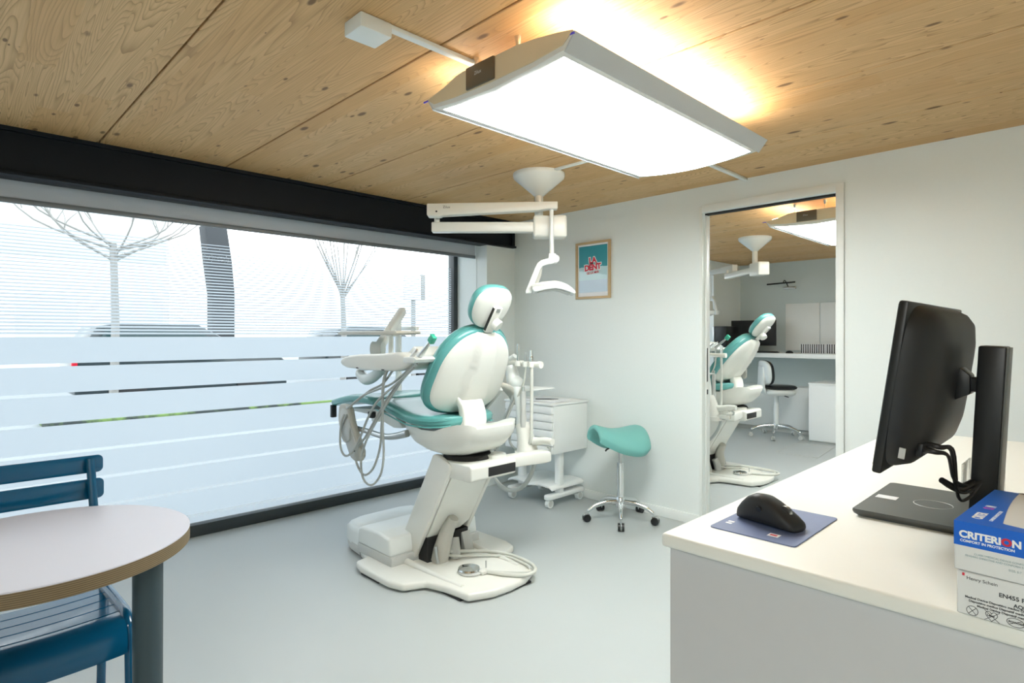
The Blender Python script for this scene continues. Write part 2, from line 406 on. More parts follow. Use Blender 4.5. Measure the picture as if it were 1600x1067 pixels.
# parked car
car = thing('car', (-14, 3.9, 0), 'dark parked car outside behind the frosted window', 'car')
side = [(1.95, .2), (1.93, .95), (2.05, 1.10), (2.30, 1.53), (2.7, 1.60), (4.1, 1.58), (4.9, 1.12), (5.75, .98), (6.0, .75), (6.02, .2)]
MB().prism([(a, b) for a, b in side], 'yz', -15.4, -13.65, .05, 3).build('body', M['carpaint'], car)
MB().prism([(2.25, 1.14), (2.45, 1.48), (4.0, 1.48), (4.6, 1.13)], 'yz', -13.66, -13.63, .01).build('side_glass', M['carglass'], car)
MB().box((-13.8, 1.90, .74), (-13.62, 1.99, .98), .02).build('tail_lamp', M['tail'], car)
for yy in (2.8, 5.2):
    MB().cyl((-13.85, yy, .33), (-13.60, yy, .33), .33, n=32).build('wheel', M['black_soft'], car)
car2 = copy_tree(car); car2.location = (-15.2, 9.6, 0); car2['label'] = 'second dark parked car outside, beyond the pollarded tree'
for ch in list(car2.children):
    if ch.name.startswith('tail_lamp'): bpy.data.objects.remove(ch)
# pale building on the left
b = thing('building', (-24, 1, 0), 'pale rendered building outside at the left end of the window', 'building')
MB().box((-30, -14, -.1), (-24, 6.2, 5.6)).build('wall', M['brick_pale'], b)
M['bpanel'] = mat('grey_green_cladding', (.52, .57, .55), .7, var=.06)
M['bwin'] = mat('grey_window_glass', (.60, .63, .64), .4)
MB().box((-24.08, .3, 3.9), (-23.96, 6.1, 5.5), .01).build('cladding', M['bpanel'], b)
for k in range(5):
    f = MB().box((-24.06, -5.6 + k * 2.5, 1.2), (-23.97, -4.0 + k * 2.5, 2.7), .01).build('window', M['bwin'], b)
# dark leaning pillar
prof = [(a * 16.5 / 14, 1.35 + (b_ - 1.35) * 16.5 / 14 if b_ else -.05) for a, b_ in [(4.32, 3.80), (4.40, 3.0), (4.49, 2.3), (4.50, 0), (4.96, 0), (4.96, 2.3), (4.90, 3.0), (4.78, 3.82)]]
tag(MB().prism([(a, b_) for a, b_ in prof], 'yz', -17.0, -16.5, .02).build('brick_pillar', M['pillar']), 'tall dark brick pillar outside, leaning left at its top', 'pillar')
def tree(x, y, h, n, spread, top, label, straight):
    t = thing('bare_tree', (x, y, 0), label, 'tree', 'bare street trees outside')
    MB().tube([(x, y, -.05), (x + .02, y + .03, h * .5), (x, y, h)], [.075, .065, .055], n=10).build('trunk', M['bark'], t)
    rng = random.Random(int(abs(y) * 100)); br = MB()
    for k in range(n):
        a = 2 * PI * k / n + rng.uniform(-.2, .2); L = rng.uniform(.75, 1.0)
        e = Vector((x + spread * .5 * L * math.cos(a), y + spread * L * math.sin(a), h + top * rng.uniform(.7, 1.0)))
        s0 = Vector((x, y, h - rng.uniform(0, .35)))
        mid = s0.lerp(e, .45) + Vector((0, (e.y - y) * (.05 if straight else .22), -top * (.0 if straight else .06)))
        br.tube([s0, mid, e], [.022, .013, .006], n=6, smooth=4)
        for j in range(2 if straight else 6):
            q = mid.lerp(e, rng.uniform(0, .8)); L2 = top * rng.uniform(.2, .45)
            w = q + Vector((rng.uniform(-.3, .3), rng.uniform(-.5, .5) if not straight else rng.uniform(-.15, .15), L2))
            br.tube([q, q.lerp(w, .5) + Vector((0, rng.uniform(-.08, .08), 0)), w], [.010, .007, .004], n=5, smooth=3)
    br.build('branches', M['bark'], t)
tree(-12.4, 2.32, 2.98, 12, 2.0, 1.2, 'bare spreading tree outside, left of the dark pillar', False)
tree(-12.6, 6.87, 2.4, 16, 1.2, 2.0, 'bare pollarded tree with straight upright shoots outside, right of the dark pillar', True)
sg = thing('street_sign', (-14, 9.8, 0), 'pale street sign on a grey post outside, near the right window edge', 'sign')
MB().cyl((-14, 9.85, -.05), (-14, 9.85, 3.05), .07).build('post', M['bark'], sg)
MB().box((-14.0, 9.5, 2.35), (-13.9, 10.05, 3.05), .02).build('panel', M['brick_pale'], sg)
MB().box((-14.0, 10.06, 2.35), (-13.9, 10.2, 3.1), .02).build('edge_strip', M['bark'], sg)

# ------------------------------------------------------------------ ceiling lamp
def make_lamp():
    L = thing('ceiling_lamp', (-1.53, 2.12, HC), 'large white suspended panel lamp over the near end of the room', 'ceiling lamp')
    x0, y0, y1, zb = -1.524, 1.40, 2.835, 2.23
    # cross-section (x offset, z offset): hull from left rim over the top to the right rim
    hull = [(-.365, .046), (-.34, .050), (-.26, .064), (-.19, .085), (-.15, .089), (.13, .089), (.21, .081), (.30, .067), (.355, .056), (.372, .052)]
    under = [(.372, .046), (.335, .004), (.20, -.009), (.0, -.019), (-.20, -.009), (-.335, .004), (-.365, .040)]
    poly = [(x0 + a, zb + b) for a, b in hull + under]
    MB().prism(poly, 'xz', y0, y1, .004, 2).build('housing', M['lamp_body'], L)
    # wings: grey outer flanks
    for s, e in ((1, .372), (-1, .365)):
        a, b_ = (x0 + s * .333, zb - .002), (x0 + s * (e + .003), zb + .050)
        nrm = Vector((b_[1] - a[1], -(b_[0] - a[0]))).normalized() * .004 * s
        MB().prism([a, b_, (b_[0] + nrm.x, b_[1] + nrm.y), (a[0] + nrm.x, a[1] + nrm.y)], 'xz', y0, y1, .001, 1).build('wing', M['lamp_grey'], L)
    # luminous diffuser, gently bowed
    xs = [-.318 + .636 * k / 16 for k in range(17)]
    def zz(a): return zb - .0235 + .0265 * (abs(a) / .318) ** 2.0
    top = [(x0 + a, zz(a) + .004) for a in xs]; bot = [(x0 + a, zz(a)) for a in xs[::-1]]
    MB().prism(top + bot, 'xz', y0 + .03, y1 - .03).build('diffuser', M['lens'], L)
    # uplight strips along the upper flanks
    for s in (1, -1):
        mb = MB(); p = [(x0 + s * .335, zb + .0615), (x0 + s * (.21 if s > 0 else .29), zb + (.085 if s > 0 else .070)), (x0 + s * (.21 if s > 0 else .29), zb + (.089 if s > 0 else .074)), (x0 + s * .335, zb + .0655)]
        mb.prism(p, 'xz', y0 + .05, y1 - .05).build('uplight', M['uplens'], L)
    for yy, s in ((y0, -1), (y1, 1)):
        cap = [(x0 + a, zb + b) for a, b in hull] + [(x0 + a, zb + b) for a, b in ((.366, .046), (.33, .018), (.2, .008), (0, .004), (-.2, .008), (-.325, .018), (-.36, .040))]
        MB().prism(cap, 'xz', min(yy, yy + s * .004), max(yy, yy + s * .004), .001, 1).build('end_cap', M['lamp_end_lit'], L)  # thin plate carrying the warm ceiling glow as tan colour
    # end boxes
    for yy, s in ((y0, -1), (y1, 1)):
        bx = MB().box((-1.648, min(yy, yy + s * .012), zb + .010), (-1.50, max(yy, yy + s * .012), zb + .089), .003).build('end_box', M['lamp_box'], L)
        MB().box((-1.646, min(yy, yy + s * .0125), zb + .007), (-1.502, max(yy, yy + s * .0125), zb + .018), .001).build('end_box_glass', M['glass'], bx)
    text('Zilux', .018, frame_mx((-1.60, y0 - .0125, zb + .05), (1, 0, 0), (0, 0, 1)), M['lamp_grey'], 'lettering', L, .0002)
    for s, e in ((1, .372), (-1, .365)):
        MB().box((x0 + s * e - .028, y0 - .003, zb + .040), (x0 + s * e + .003, y0 + .002, zb + .045)).build('violet_edge', M['violet'], L)
    for cx in (-1.694, -1.468):
        for cy in (1.478, 2.75):
            cc = MB().lathe([(.0015, -.034), (.007, -.034), (.013, -.004), (.013, 0)], (cx, cy, HC), 20).build('ceiling_cone', M['chrome'], L)
            MB().cyl((cx, cy, zb + .088), (cx, cy, HC - .03), .0012, n=6).build('wire', M['steel'], cc)
    return L
lamp = make_lamp()
lamp2 = copy_tree(lamp); lamp2.location = (-1.53 - .09, 2.12 + 3.46, HC)
lamp2['label'] = 'large white suspended panel lamp seen through the doorway'
# surface conduits on the ceiling
co = thing('cable_conduit', (-1.725, 2.5, HC), 'white cable conduit with a junction box running over the ceiling above the lamp', 'conduit')
MB().box((-1.74, 1.10, HC - .016), (-1.71, YB, HC), .003).build('duct', M['white_trim'], co)
MB().box((-1.815, .995, HC - .05), (-1.705, 1.115, HC), .006).build('junction_box', M['white_trim'], co)
tag(MB().box((-2.5, 2.80, HC - .013), (-1.74, 2.826, HC), .003).build('cable_duct', M['white_trim']), 'short white duct on the ceiling from operating light to conduit', 'conduit')

# ------------------------------------------------------------------ operating light on the ceiling
def make_oplight():
    X, Y = -2.626, 2.836
    o = thing('operating_light', (0, 0, HC), 'white ceiling mounted dental operating light on folded double arm', 'operating light')
    Z = lambda v, t: EYE + (V0 - v) * t / FPX
    Xo = lambda u, t: (u - 842) * t / FPX
    MB().lathe([(.001, 0), (.168, 0), (.17, -.012), (.165, -.03), (.05, -.128), (.032, -.145), (.001, -.146)], (0, 0, HC), 48).build('canopy', M['shell_cool'], o)
    MB().cyl((0, 0, HC - .14), (0, 0, 2.0), .028, n=28).build('pole', M['shell'], o)
    t = 3.86
    hub = MB().box((Xo(833, t), -.05, Z(372, t)), (Xo(885, t), .075, Z(338, t)), .016, 4).build('hub', M['shell'], o)
    MB().box((Xo(675, t), -.036, Z(363.5, t)), (Xo(836, t), .03, Z(348, t)), .008, 3).build('lower_arm', M['shell'], o)
    px = Xo(683, t)
    MB().cyl((px, -.01, Z(350, t)), (px, -.01, Z(338, t)), .018).build('pivot', M['shell'], o)
    t = 3.78
    a = [(Xo(667, t), Z(319.5, t)), (Xo(870, t), Z(316, t)), (Xo(870, t), Z(327.5, t)), (Xo(855, t), Z(327.5, t)), (Xo(840, t), Z(330, t)), (Xo(690, t), Z(338, t)), (Xo(688, t), Z(339.5, t)), (Xo(669, t), Z(339.5, t)), (Xo(667, t), Z(337, t))]
    ua = MB().prism(a, 'xz', -.115, -.045, .006, 3).build('upper_arm', M['shell'], o)
    MB().cyl((Xo(682, t), -.1165, Z(332, t)), (Xo(682, t), -.112, Z(332, t)), .006, n=12).build('screw', M['dark'], ua)
    text('Zilux', .022, frame_mx((Xo(692, t), -.1156, Z(327, t)), (1, 0, 0), (0, 0, 1)), M['ink'], 'lettering', ua)
    t = 3.75; yr = -.085
    MB().tube([(Xo(861, t), yr, Z(326, t)), (Xo(861, t), yr, Z(370, t)), (Xo(861.5, t), yr, Z(398, t))], [.013, .014, .0155], n=20, smooth=0).build('drop_rod', M['shell_cool'], o)
    yk = [(856, 396), (867, 396), (868.5, 404), (864, 411.5), (853, 413.5), (846, 416), (843, 421), (828.5, 458), (820, 458.5), (819.5, 455), (834, 420), (838, 411.5), (844, 406.5), (855.5, 403.5)]
    MB().prism([(Xo(u, t), Z(v, t)) for u, v in yk], 'xz', yr - .035, yr - .008, .004, 3).build('yoke', M['shell_cool'], o)
    MB().prism([(Xo(u, t), Z(v, t)) for u, v in [(840, 414), (848, 413), (845, 430), (839, 445), (831, 445)]], 'xz', yr + .005, yr + .05, .006, 3).build('yoke_inner', M['tan_grey'], o)
    MB().cyl((Xo(867, t), yr - .03, Z(404, t)), (Xo(867, t), yr + .05, Z(404, t)), .024, n=24).build('knuckle', M['shell_cool'], o)
    hd = [(829, 445), (845, 441), (866, 439), (875, 441), (885, 445), (893, 451), (898, 457), (896, 460.5), (890, 458), (876, 453), (866, 451.5), (852, 453), (838, 456.5), (833, 457), (830, 453)]
    h = MB().prism([(Xo(u, t), Z(v, t)) for u, v in hd], 'xz', yr - .07, yr + .11, .008, 3).build('lamp_head', M['shell_cool'], o)
    MB().prism([(Xo(u, t), Z(v, t)) for u, v in [(829, 445.5), (851, 442.5), (851, 446.5), (829, 449)]], 'xz', yr - .0725, yr - .069, .001, 1).build('label_strip', M['base_grey'], h)
    MB().prism([(Xo(u, t), Z(v, t)) for u, v in [(838, 456.8), (852, 453.4), (866, 452), (876, 453.4), (890, 458.4), (889, 459.6), (876, 454.8), (866, 453.2), (852, 454.6), (838, 458)]], 'xz', yr - .05, yr + .09).build('light_glass', M['base_grey'], h)
    o.location = (X, Y, HC); o.rotation_euler = (0, 0, rad(YAW))
    return o, Vector((px, -.01, 0))
opl, piv = make_oplight()
op2 = copy_tree(opl); op2.location = (-2.70, 6.34, HC); op2.rotation_euler = (0, 0, rad(YAW - 86))
op2['label'] = 'white ceiling mounted operating light with arm stretched out, seen through the doorway'
for ch in op2.children:
    if ch.name.split('.')[0] in ('upper_arm', 'drop_rod', 'yoke', 'yoke_inner', 'knuckle', 'lamp_head'):
        R = Matrix.Rotation(rad(178), 4, 'Z'); ch.rotation_euler = (0, 0, rad(178)); ch.location = piv - R @ piv

# ------------------------------------------------------------------ picture on the wall
P0 = (-3.172, YB, 1.652); PW, PH = .352, .47
pc = thing('framed_poster', (-2.996, YB, 1.652), 'oak framed teal and white poster with red lettering on the back wall', 'picture')
x0, x1, z0, z1 = P0[0], P0[0] + PW, P0[2], P0[2] + PH
fw = .019
mb = MB()
for lo, hi in (((x0, z0), (x1, z0 + fw)), ((x0, z1 - fw), (x1, z1)), ((x0, z0 + fw), (x0 + fw, z1 - fw)), ((x1 - fw, z0 + fw), (x1, z1 - fw))):
    mb.box((lo[0], YB - .022, lo[1]), (hi[0], YB - .001, hi[1]), .002)
mb.build('frame', M['oak'], pc)
t = NT('poster_print'); s = t.new('ShaderNodeSeparateXYZ'); t.l.new(t.obj(), s.inputs[0]); zz_ = t.math('DIVIDE', s.outputs[2], PH); xx_ = t.math('DIVIDE', s.outputs[0], PW)
wv = t.noise(t.obj(), 14, 3)
sea = t.math('GREATER_THAN', t.math('MULTIPLY_ADD', wv, .10, .50), zz_)
col = t.mix(sea, (.035, .30, .36, 1), (.50, .70, .74, 1))
col = t.mix(t.math('MULTIPLY', t.math('LESS_THAN', zz_, .33), .5), col, (.42, .47, .66, 1))
t.l.new(col, t.p.inputs['Base Color']); t.p.inputs['Roughness'].default_value = .5; t.p.inputs['Coat Weight'].default_value = 1; t.p.inputs['Coat Roughness'].default_value = .02
M['print'] = t.m
MB().box((x0 + fw, YB - .010, z0 + fw), (x1 - fw, YB - .004, z1 - fw)).build('mount', M['paper'], pc)
pr = MB().box((x0 + fw + .012, YB - .0115, z0 + fw + .034), (x1 - fw - .012, YB - .010, z1 - fw - .014)).build('print', M['print'], pc)
def wtext(body, size, x, z, m, nm, yy, rot=0, bold=0):
    a = rad(rot); return text(body, size, frame_mx((x, yy, z), (math.cos(a), 0, math.sin(a)), (-math.sin(a), 0, math.cos(a))), m, nm, pr, .0004, bold, 'CENTER')
xc = (x0 + x1) / 2 + .006
for nm, mm, yy, bd in (('lettering_outline', M['ink_white'], YB - .0124, .009), ('lettering', M['ink_red'], YB - .0132, .0032)):
    wtext('LA', .064, xc - .006, z0 + .295, mm, nm, yy, 4, bd); wtext('DENT', .064, xc - .006, z0 + .238, mm, nm, yy, 4, bd)
wtext('DE LA MER', .026, xc - .006, z0 + .206, M['ink_white'], 'lettering_outline', YB - .0124, 4, .003)
wtext('DE LA MER', .026, xc - .006, z0 + .206, M['ink_red'], 'lettering', YB - .0132, 4, .0002)

# ------------------------------------------------------------------ dental chair
def sup(c, p): return math.copysign(abs(c) ** (2.0 / p), c)
def dome(fr, outline, layers, bend=None, cap=True):
    """stack scaled copies of an outline [(a,w)] along the frame's normal: layers = [(scale, height)]"""
    o, a, w, n = fr; rings = []
    for sc, h in layers:
        R = []
        for s_, w_ in outline:
            hh = h + (bend(s_ * sc, w_ * sc) if bend else 0)
            R.append(o + a * (s_ * sc) + w * (w_ * sc) + n * hh)
        rings.append(R)
    return MB().loft(rings, cap=cap)
def egg(la, lw, p, taper, n=72):
    return [(la * sup(math.cos(2 * PI * k / n), p), lw * sup(math.sin(2 * PI * k / n), p) * (1 - taper * math.cos(2 * PI * k / n))) for k in range(n)]
YC = 2.172
def S(pts, k, y):                                     # slide points measured at y=2.75 towards the eye
    return [(x * k, y, EYE - (EYE - z) * k) for x, z in pts]

def make_chair():
    R = thing('dental_chair', (-2.75, YC, 0), 'teal and white dental chair in front of the frosted window', 'dental chair')
    # ---- base
    yl, yr = YC - .44, YC + .44
    out = [(-3.20, YC - .31), (-3.08, YC - .34), (-3.06, yl + .02), (-2.98, yl), (-2.70, yl), (-2.60, yl + .03), (-2.55, YC - .30), (-2.44, YC - .265), (-2.27, YC - .245),
           (-2.215, YC - .12), (-2.205, YC), (-2.215, YC + .12), (-2.27, YC + .245), (-2.44, YC + .265), (-2.55, YC + .30), (-2.60, yr - .03), (-2.70, yr), (-2.98, yr), (-3.06, yr - .02), (-3.08, YC + .34), (-3.20, YC + .31)]
    base = MB().prism(out, 'xy', .008, .05, .014, 3).build('base_plate', M['shell'], R)
    for a, b in (((-2.98, yl + .008, 0), (-2.80, yl + .05, .0105)), ((-2.50, YC - .255, 0), (-2.32, YC - .23, .0105)), ((-2.32, YC - .02, 0), (-2.226, YC + .17, .0105))):
        MB().box(a, b).build('rubber_foot', M['black'], base)
    for s in (-1, 1):
        MB().tube([(-2.86, YC + s * .225, .055), (-2.60, YC + s * .218, .052), (-2.36, YC + s * .205, .046)], [.022, .016, .012], n=12).build('rib', M['shell'], base)
    def slab(x0, x1, hw0, hw1, z0, z1, r):
        rings = []
        for t_, zz in ((0, z0), (0, z1 - r), (.3, z1 - r * .3), (.62, z1 - r * .08), (1.0, z1)):
            i = r * t_ * 1.6
            p = [(x0 + i, -hw0 + i + .10), (x0 + i + .03, -hw0 + i + .03), (x0 + .13, -hw0 + i), (x1 - i * .3, -hw1 + i), (x1 - i * .3, hw1 - i), (x0 + .13, hw0 - i), (x0 + i + .03, hw0 - i - .03), (x0 + i, hw0 - i - .10)]
            rings.append([(x, YC + y, zz) for x, y in p])
        return MB().loft(rings)
    slab(-3.49, -3.215, .285, .30, .05, .175, .045).build('rear_cover', M['shell_cool'], R)
    slab(-3.47, -3.215, .288, .303, .012, .062, .004).build('rear_skirt', M['base_grey'], R)
    MB().prism([(-3.21, .095), (-3.20, .19), (-3.16, .205), (-2.98, .215), (-2.86, .20), (-2.845, .095)], 'xz', YC - .325, YC + .325, .018, 3).build('base_cover', M['shell_cool'], R)
    MB().box((-3.205, YC - .327, .045), (-2.83, YC + .327, .10), .006).build('base_skirt', M['base_grey'], R)
    # ---- lift arm
    y0, y1 = YC - .17, YC + .185
    core = [(-2.90, .12), (-2.64, .64), (-2.545, .60), (-2.865, .07)]
    arm = MB().prism(core, 'xz', y0 + .03, y1 - .03).build('lift_arm', M['dark'], R)
    sidep = [(-2.965, .11), (-2.955, .16), (-2.655, .685), (-2.62, .692), (-2.52, .655), (-2.50, .625), (-2.83, .065), (-2.86, .05), (-2.90, .055)]
    for a, b in ((y0 - .005, y0 + .026), (y1 - .026, y1 + .005)):
        MB().prism(sidep, 'xz', a, b, .008, 3).build('side_cover', M['shell'], arm)
    MB().prism([(-2.962, .13), (-2.66, .68), (-2.63, .67), (-2.93, .12)], 'xz', y0, y1, .006).build('top_cover', M['shell'], arm)
    # front panel: in its own slanted plane
    e = Vector((-2.50 + 2.83, 0, .625 - .065)); Ls = e.length; e.normalize(); nn = Vector((e.z, 0, -e.x))
    pm = frame_mx((-2.835, y0, .065), (0, 1, 0), e); wv_ = y1 - y0
    def arch(cx, w_, b, h, k=8): return [(cx + w_ * math.cos(PI * (1 - i / k)), b + h * math.sin(PI * (1 - i / k))) for i in range(k + 1)]
    poly = [(.031, .13), (.098, .135)] + [(x, y) for x, y in [(.112, .16), (.125, .215), (.145, .248), (.165, .25), (.172, .225), (.155, .18), (.145, .15)]] + [(.27, .16), (wv_ - .05, .19), (wv_ - .033, .21),
            (wv_ - .031, Ls - .025), (wv_ - .09, Ls - .07), (.10, Ls - .075), (.055, Ls - .07), (.045, Ls - .02), (.031, Ls - .01)]
    MB().prism(poly, 'xy', -.012, .006, .003, 1, mx=pm).build('front_panel', M['shell'], arm)
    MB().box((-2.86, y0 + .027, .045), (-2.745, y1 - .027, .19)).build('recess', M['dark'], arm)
    MB().tube([(-2.73, y0 + .10, .05), (-2.715, y0 + .11, .12), (-2.70, y0 + .135, .22), (-2.66, y0 + .15, .30)], [.052, .05, .04, .03], n=20).build('boot', M['tan_grey'], arm)
    MB().tube([(-2.69, y0 + .19, .05), (-2.70, y0 + .19, .1), (-2.72, y0 + .2, .16)], [.03, .034, .03], n=16).build('boot', M['base_grey'], arm)
    MB().cyl((-2.68, y0 + .05, .06), (-2.70, y0 + .05, .15), .01, n=12).build('bolt', M['steel'], arm)
    MB().prism([(-2.78, .05), (-2.70, .05), (-2.74, .17), (-2.79, .15)], 'xz', y1 - .08, y1 - .01, .006).build('side_cheek', M['base_grey'], arm)
    # ---- head block, swivel
    MB().prism([(-2.66, .60), (-2.66, .655), (-2.64, .665), (-2.36, .665), (-2.345, .652), (-2.345, .585), (-2.36, .575), (-2.60, .575)], 'xz', y0 + .012, y1 - .01, .012, 3).build('head_block', M['shell'], R)
    MB().lathe([(.001, 0), (.135, 0), (.14, .02), (.13, .038), (.001, .038)], (-2.56, YC, .650), 40).build('swivel_disc', M['dark'], R)
    # ---- seat pan
    rings = []
    for x, hw, zb, zt in [(-2.99, .10, .79, .84), (-2.93, .165, .74, .845), (-2.82, .205, .705, .840), (-2.70, .22, .685, .825), (-2.58, .22, .678, .83), (-2.49, .215, .69, .86), (-2.41, .20, .722, .88), (-2.355, .175, .77, .882), (-2.33, .14, .82, .87)]:
        rings.append([(x, YC + hw * sup(math.cos(PI * k / 24), 3.2), zb + (zt - zb) * (1 - sup(math.sin(PI * k / 24), 3.2))) for k in range(25)] + [(x, YC - hw * .93, zt - .012), (x, YC + hw * .93, zt - .012)])
    MB().loft(rings).build('seat_pan', M['shell'], R, sharp=50)
    # ---- seat and leg rest
    def pad(name, st, p, m, under=None):
        rings = []
        for x, hw, zt, th in st:
            R_ = []
            for k in range(48):
                a = 2 * PI * k / 48; yy = hw * sup(math.cos(a), p); q = sup(math.sin(a), p)
                dip = -.018 * (1 - (yy / hw) ** 2) if q > 0 else 0
                R_.append((x, YC + yy, zt - th / 2 + th / 2 * q + dip * q))
            rings.append(R_)
        return MB().loft(rings).build(name, m, R, sharp=60)
    seat = pad('seat_cushion', [(-3.13, .20, .955, .02), (-3.12, .245, .972, .06), (-3.06, .262, .982, .085), (-2.98, .268, .970, .09), (-2.88, .27, .948, .092), (-2.76, .27, .928, .09), (-2.68, .258, .922, .088), (-2.62, .235, .92, .086), (-2.565, .195, .92, .082), (-2.525, .14, .918, .07), (-2.505, .085, .908, .04), (-2.50, .05, .895, .015)], 3.4, M['teal'])
    pipe = [(-3.10, .262, .905), (-2.98, .272, .892), (-2.85, .274, .867), (-2.76, .272, .852), (-2.68, .260, .848), (-2.62, .237, .847), (-2.565, .197, .850), (-2.53, .145, .856)]
    for s in (-1, 1):
        MB().tube([(x, YC + s * hw, z) for x, hw, z in pipe], .0045, n=6).build('piping', M['teal'], seat)
        MB().tube([(x, YC + s * (hw - .0015), z + .033) for x, hw, z in pipe], .003, n=6).build('piping', M['teal'], seat)
    legr = pad('leg_rest', [(-3.80, .13, .895, .02), (-3.785, .19, .91, .05), (-3.72, .225, .928, .065), (-3.60, .24, .955, .075), (-3.45, .25, .982, .08), (-3.33, .255, .992, .08), (-3.22, .255, .985, .075), (-3.16, .25, .972, .06), (-3.15, .22, .955, .02)], 3.4, M['teal'])
    MB().prism([(-3.60, .865), (-3.30, .885), (-3.05, .87), (-2.95, .80), (-3.05, .79), (-3.3, .845), (-3.60, .85)], 'xz', YC - .17, YC + .17, .006).build('leg_rest_frame', M['shell_cool'], legr)
    for y_ in (YC - .2,):
        MB().box((-3.755, y_ - .018, .79), (-3.725, y_ + .018, .875), .005).build('buckle', M['black'], legr)
        MB().box((-3.30, y_ + .0, .83), (-3.25, y_ + .035, .87), .006).build('buckle', M['black'], legr)
    # ---- back rest
    ln = rad(26); a = Vector((math.sin(ln), 0, math.cos(ln))); n = Vector((-math.cos(ln), 0, math.sin(ln))); w = Vector((0, 1, 0))
    o = Vector((-2.545, YC + .02, 1.148))
    ol = egg(.270, .272, 2.7, .20)
    fr = (o, a, w, n)
    cur = lambda s_, w_: .30 * w_ * w_ + .25 * s_ * s_ * (1 if s_ > 0 else .4)
    dome(fr, ol, [(.93, -.030), (.975, -.022), (1.0, -.008), (1.012, .012), (1.0, .035), (.96, .052), (.88, .060), (.7, .062), (.4, .058), (.1, .055)], cur).build('backrest_cushion', M['teal'], R, sharp=60)
    def ridge(s_, w_):
        hwid = .085 - .10 * s_
        k = max(0.0, min(1.0, (hwid - abs(w_)) / .022 + .5)); k = k * k * (3 - 2 * k)
        f = max(0.0, min(1.0, (s_ + .20) / .06)) 
        return cur(s_, w_) - .030 * k * f
    sh = dome(fr, ol, [(.925, -.006), (.945, -.012), (.940, -.026), (.92, -.038), (.89, -.045), (.84, -.050), (.78, -.054), (.7, -.058), (.62, -.061), (.54, -.063), (.46, -.065), (.38, -.066), (.30, -.067), (.22, -.068), (.14, -.068), (.06, -.069)], ridge)
    sh.build('backrest_shell', M['shell'], R, sharp=60)
    pts = [(1.012 * s_, 1.012 * w_) for s_, w_ in ol]; pts.append(pts[0])
    MB().tube([o + a * s_ + w * w_ + n * (.004 + cur(s_, w_)) for s_, w_ in pts], .0045, n=6, smooth=0).build('piping', M['teal'], R)
    # neck that carries the back
    nk = [(-2.60, .085, 1.05), (-2.56, .088, 1.005), (-2.53, .082, .955), (-2.515, .083, .91), (-2.512, .085, .865), (-2.518, .084, .82), (-2.525, .083, .775)]
    rings = []
    for i, (x, hw, z) in enumerate(nk):
        th = [.012, .02, .026, .03, .032, .032, .03][i]
        rings.append([(x + th * sup(math.sin(2 * PI * k / 32), 5) , YC + hw * sup(math.cos(2 * PI * k / 32), 5), z + .45 * th * sup(math.sin(2 * PI * k / 32), 5)) for k in range(32)])
    MB().loft(rings).build('back_neck', M['shell'], R, sharp=50)
    # ---- head rest
    lh = rad(33); a2 = Vector((math.sin(lh), 0, math.cos(lh))); n2 = Vector((-math.cos(lh), 0, math.sin(lh)))
    oh = Vector((-2.375, YC + .01, 1.502)); fh = (oh, a2, w, n2)
    oe = egg(.127, .128, 2.35, -.12, 56)
    hc = lambda s_, w_: .9 * w_ * w_ + .5 * s_ * s_
    hr = dome(fh, oe, [(.95, -.012), (1.0, -.002), (1.01, .012), (.98, .03), (.9, .040), (.7, .043), (.35, .042), (.08, .041)], hc).build('headrest', M['teal'], R, sharp=60)
    dome(fh, oe, [(.955, -.006), (.975, -.010), (.955, -.022), (.90, -.030), (.78, -.036), (.6, -.039), (.4, -.040), (.15, -.040)], hc).build('headrest_shell', M['shell'], hr, sharp=60)
    bm_ = frame_mx(oh - n2 * .04, w, a2)              # z of this frame = w x a2 = -n2 side
    if (bm_.to_3x3() @ Vector((0, 0, 1))).dot(n2) > 0: bm_ = frame_mx(oh - n2 * .04, -w, a2)
    br = MB().box((-.028, -.125, -.002), (.028, .03, .02), .004, mx=bm_).build('bracket', M['shell'], hr)
    MB().box((-.012, -.175, -.004), (.018, -.115, .006), .002, mx=bm_).build('slide_bar', M['steel'], hr)
    MB().box((-.03, -.115, .0), (-.0285, .025, .017), mx=bm_).build('slot', M['dark'], hr)
    sx = -1 if (bm_.to_3x3() @ Vector((1, 0, 0))).y < 0 else 1
    k0 = bm_ @ Vector((sx * .012, -.062, .018)); kd = (bm_.to_3x3() @ Vector((sx * .35, -.15, 1))).normalized()
    MB().cyl(k0, k0 + kd * .034, .033, .031, n=32).build('knob', M['shell'], hr)
    MB().box((-.014, .005, .018), (.012, .028, .024), .002, mx=bm_).build('screw_plate', M['steel'], br)
    # ---- far arm rest
    MB().loft([[(cx + .5 * wd * sup(math.cos(2 * PI * k / 24), 3), y_, zc + .5 * h_ * sup(math.sin(2 * PI * k / 24), 3)) for k in range(24)]
               for dx, cx, y_, zc, wd, h_ in [(0, -2.66, YC + .20, 1.035, .10, .030), (0, -2.655, YC + .27, 1.048, .10, .034), (0, -2.65, YC + .33, 1.045, .095, .038), (0, -2.645, YC + .39, 1.025, .085, .046), (0, -2.645, YC + .435, .99, .075, .066), (0, -2.65, YC + .46, .95, .06, .066), (0, -2.655, YC + .475, .925, .035, .03)]]).build('armrest', M['tan_grey'], R, sharp=60)
    MB().box((-.012, -.012, 0), (.012, .012, .235), .003, mx=Matrix.Translation((-2.765, YC + .29, .87)) @ Matrix.Rotation(rad(48), 4, 'Y')).build('armrest_strut', M['base_grey'], R)
    # ---- side tube and hanging plate on the near side
    MB().tube([(-3.50, 1.925, .765), (-3.30, 1.94, .757), (-3.12, 1.945, .745), (-3.04, 1.955, .744), (-2.97, 1.97, .755), (-2.88, 1.985, .78)], [.016, .016, .017, .018, .02, .022], n=16).build('side_tube', M['steel'], R)
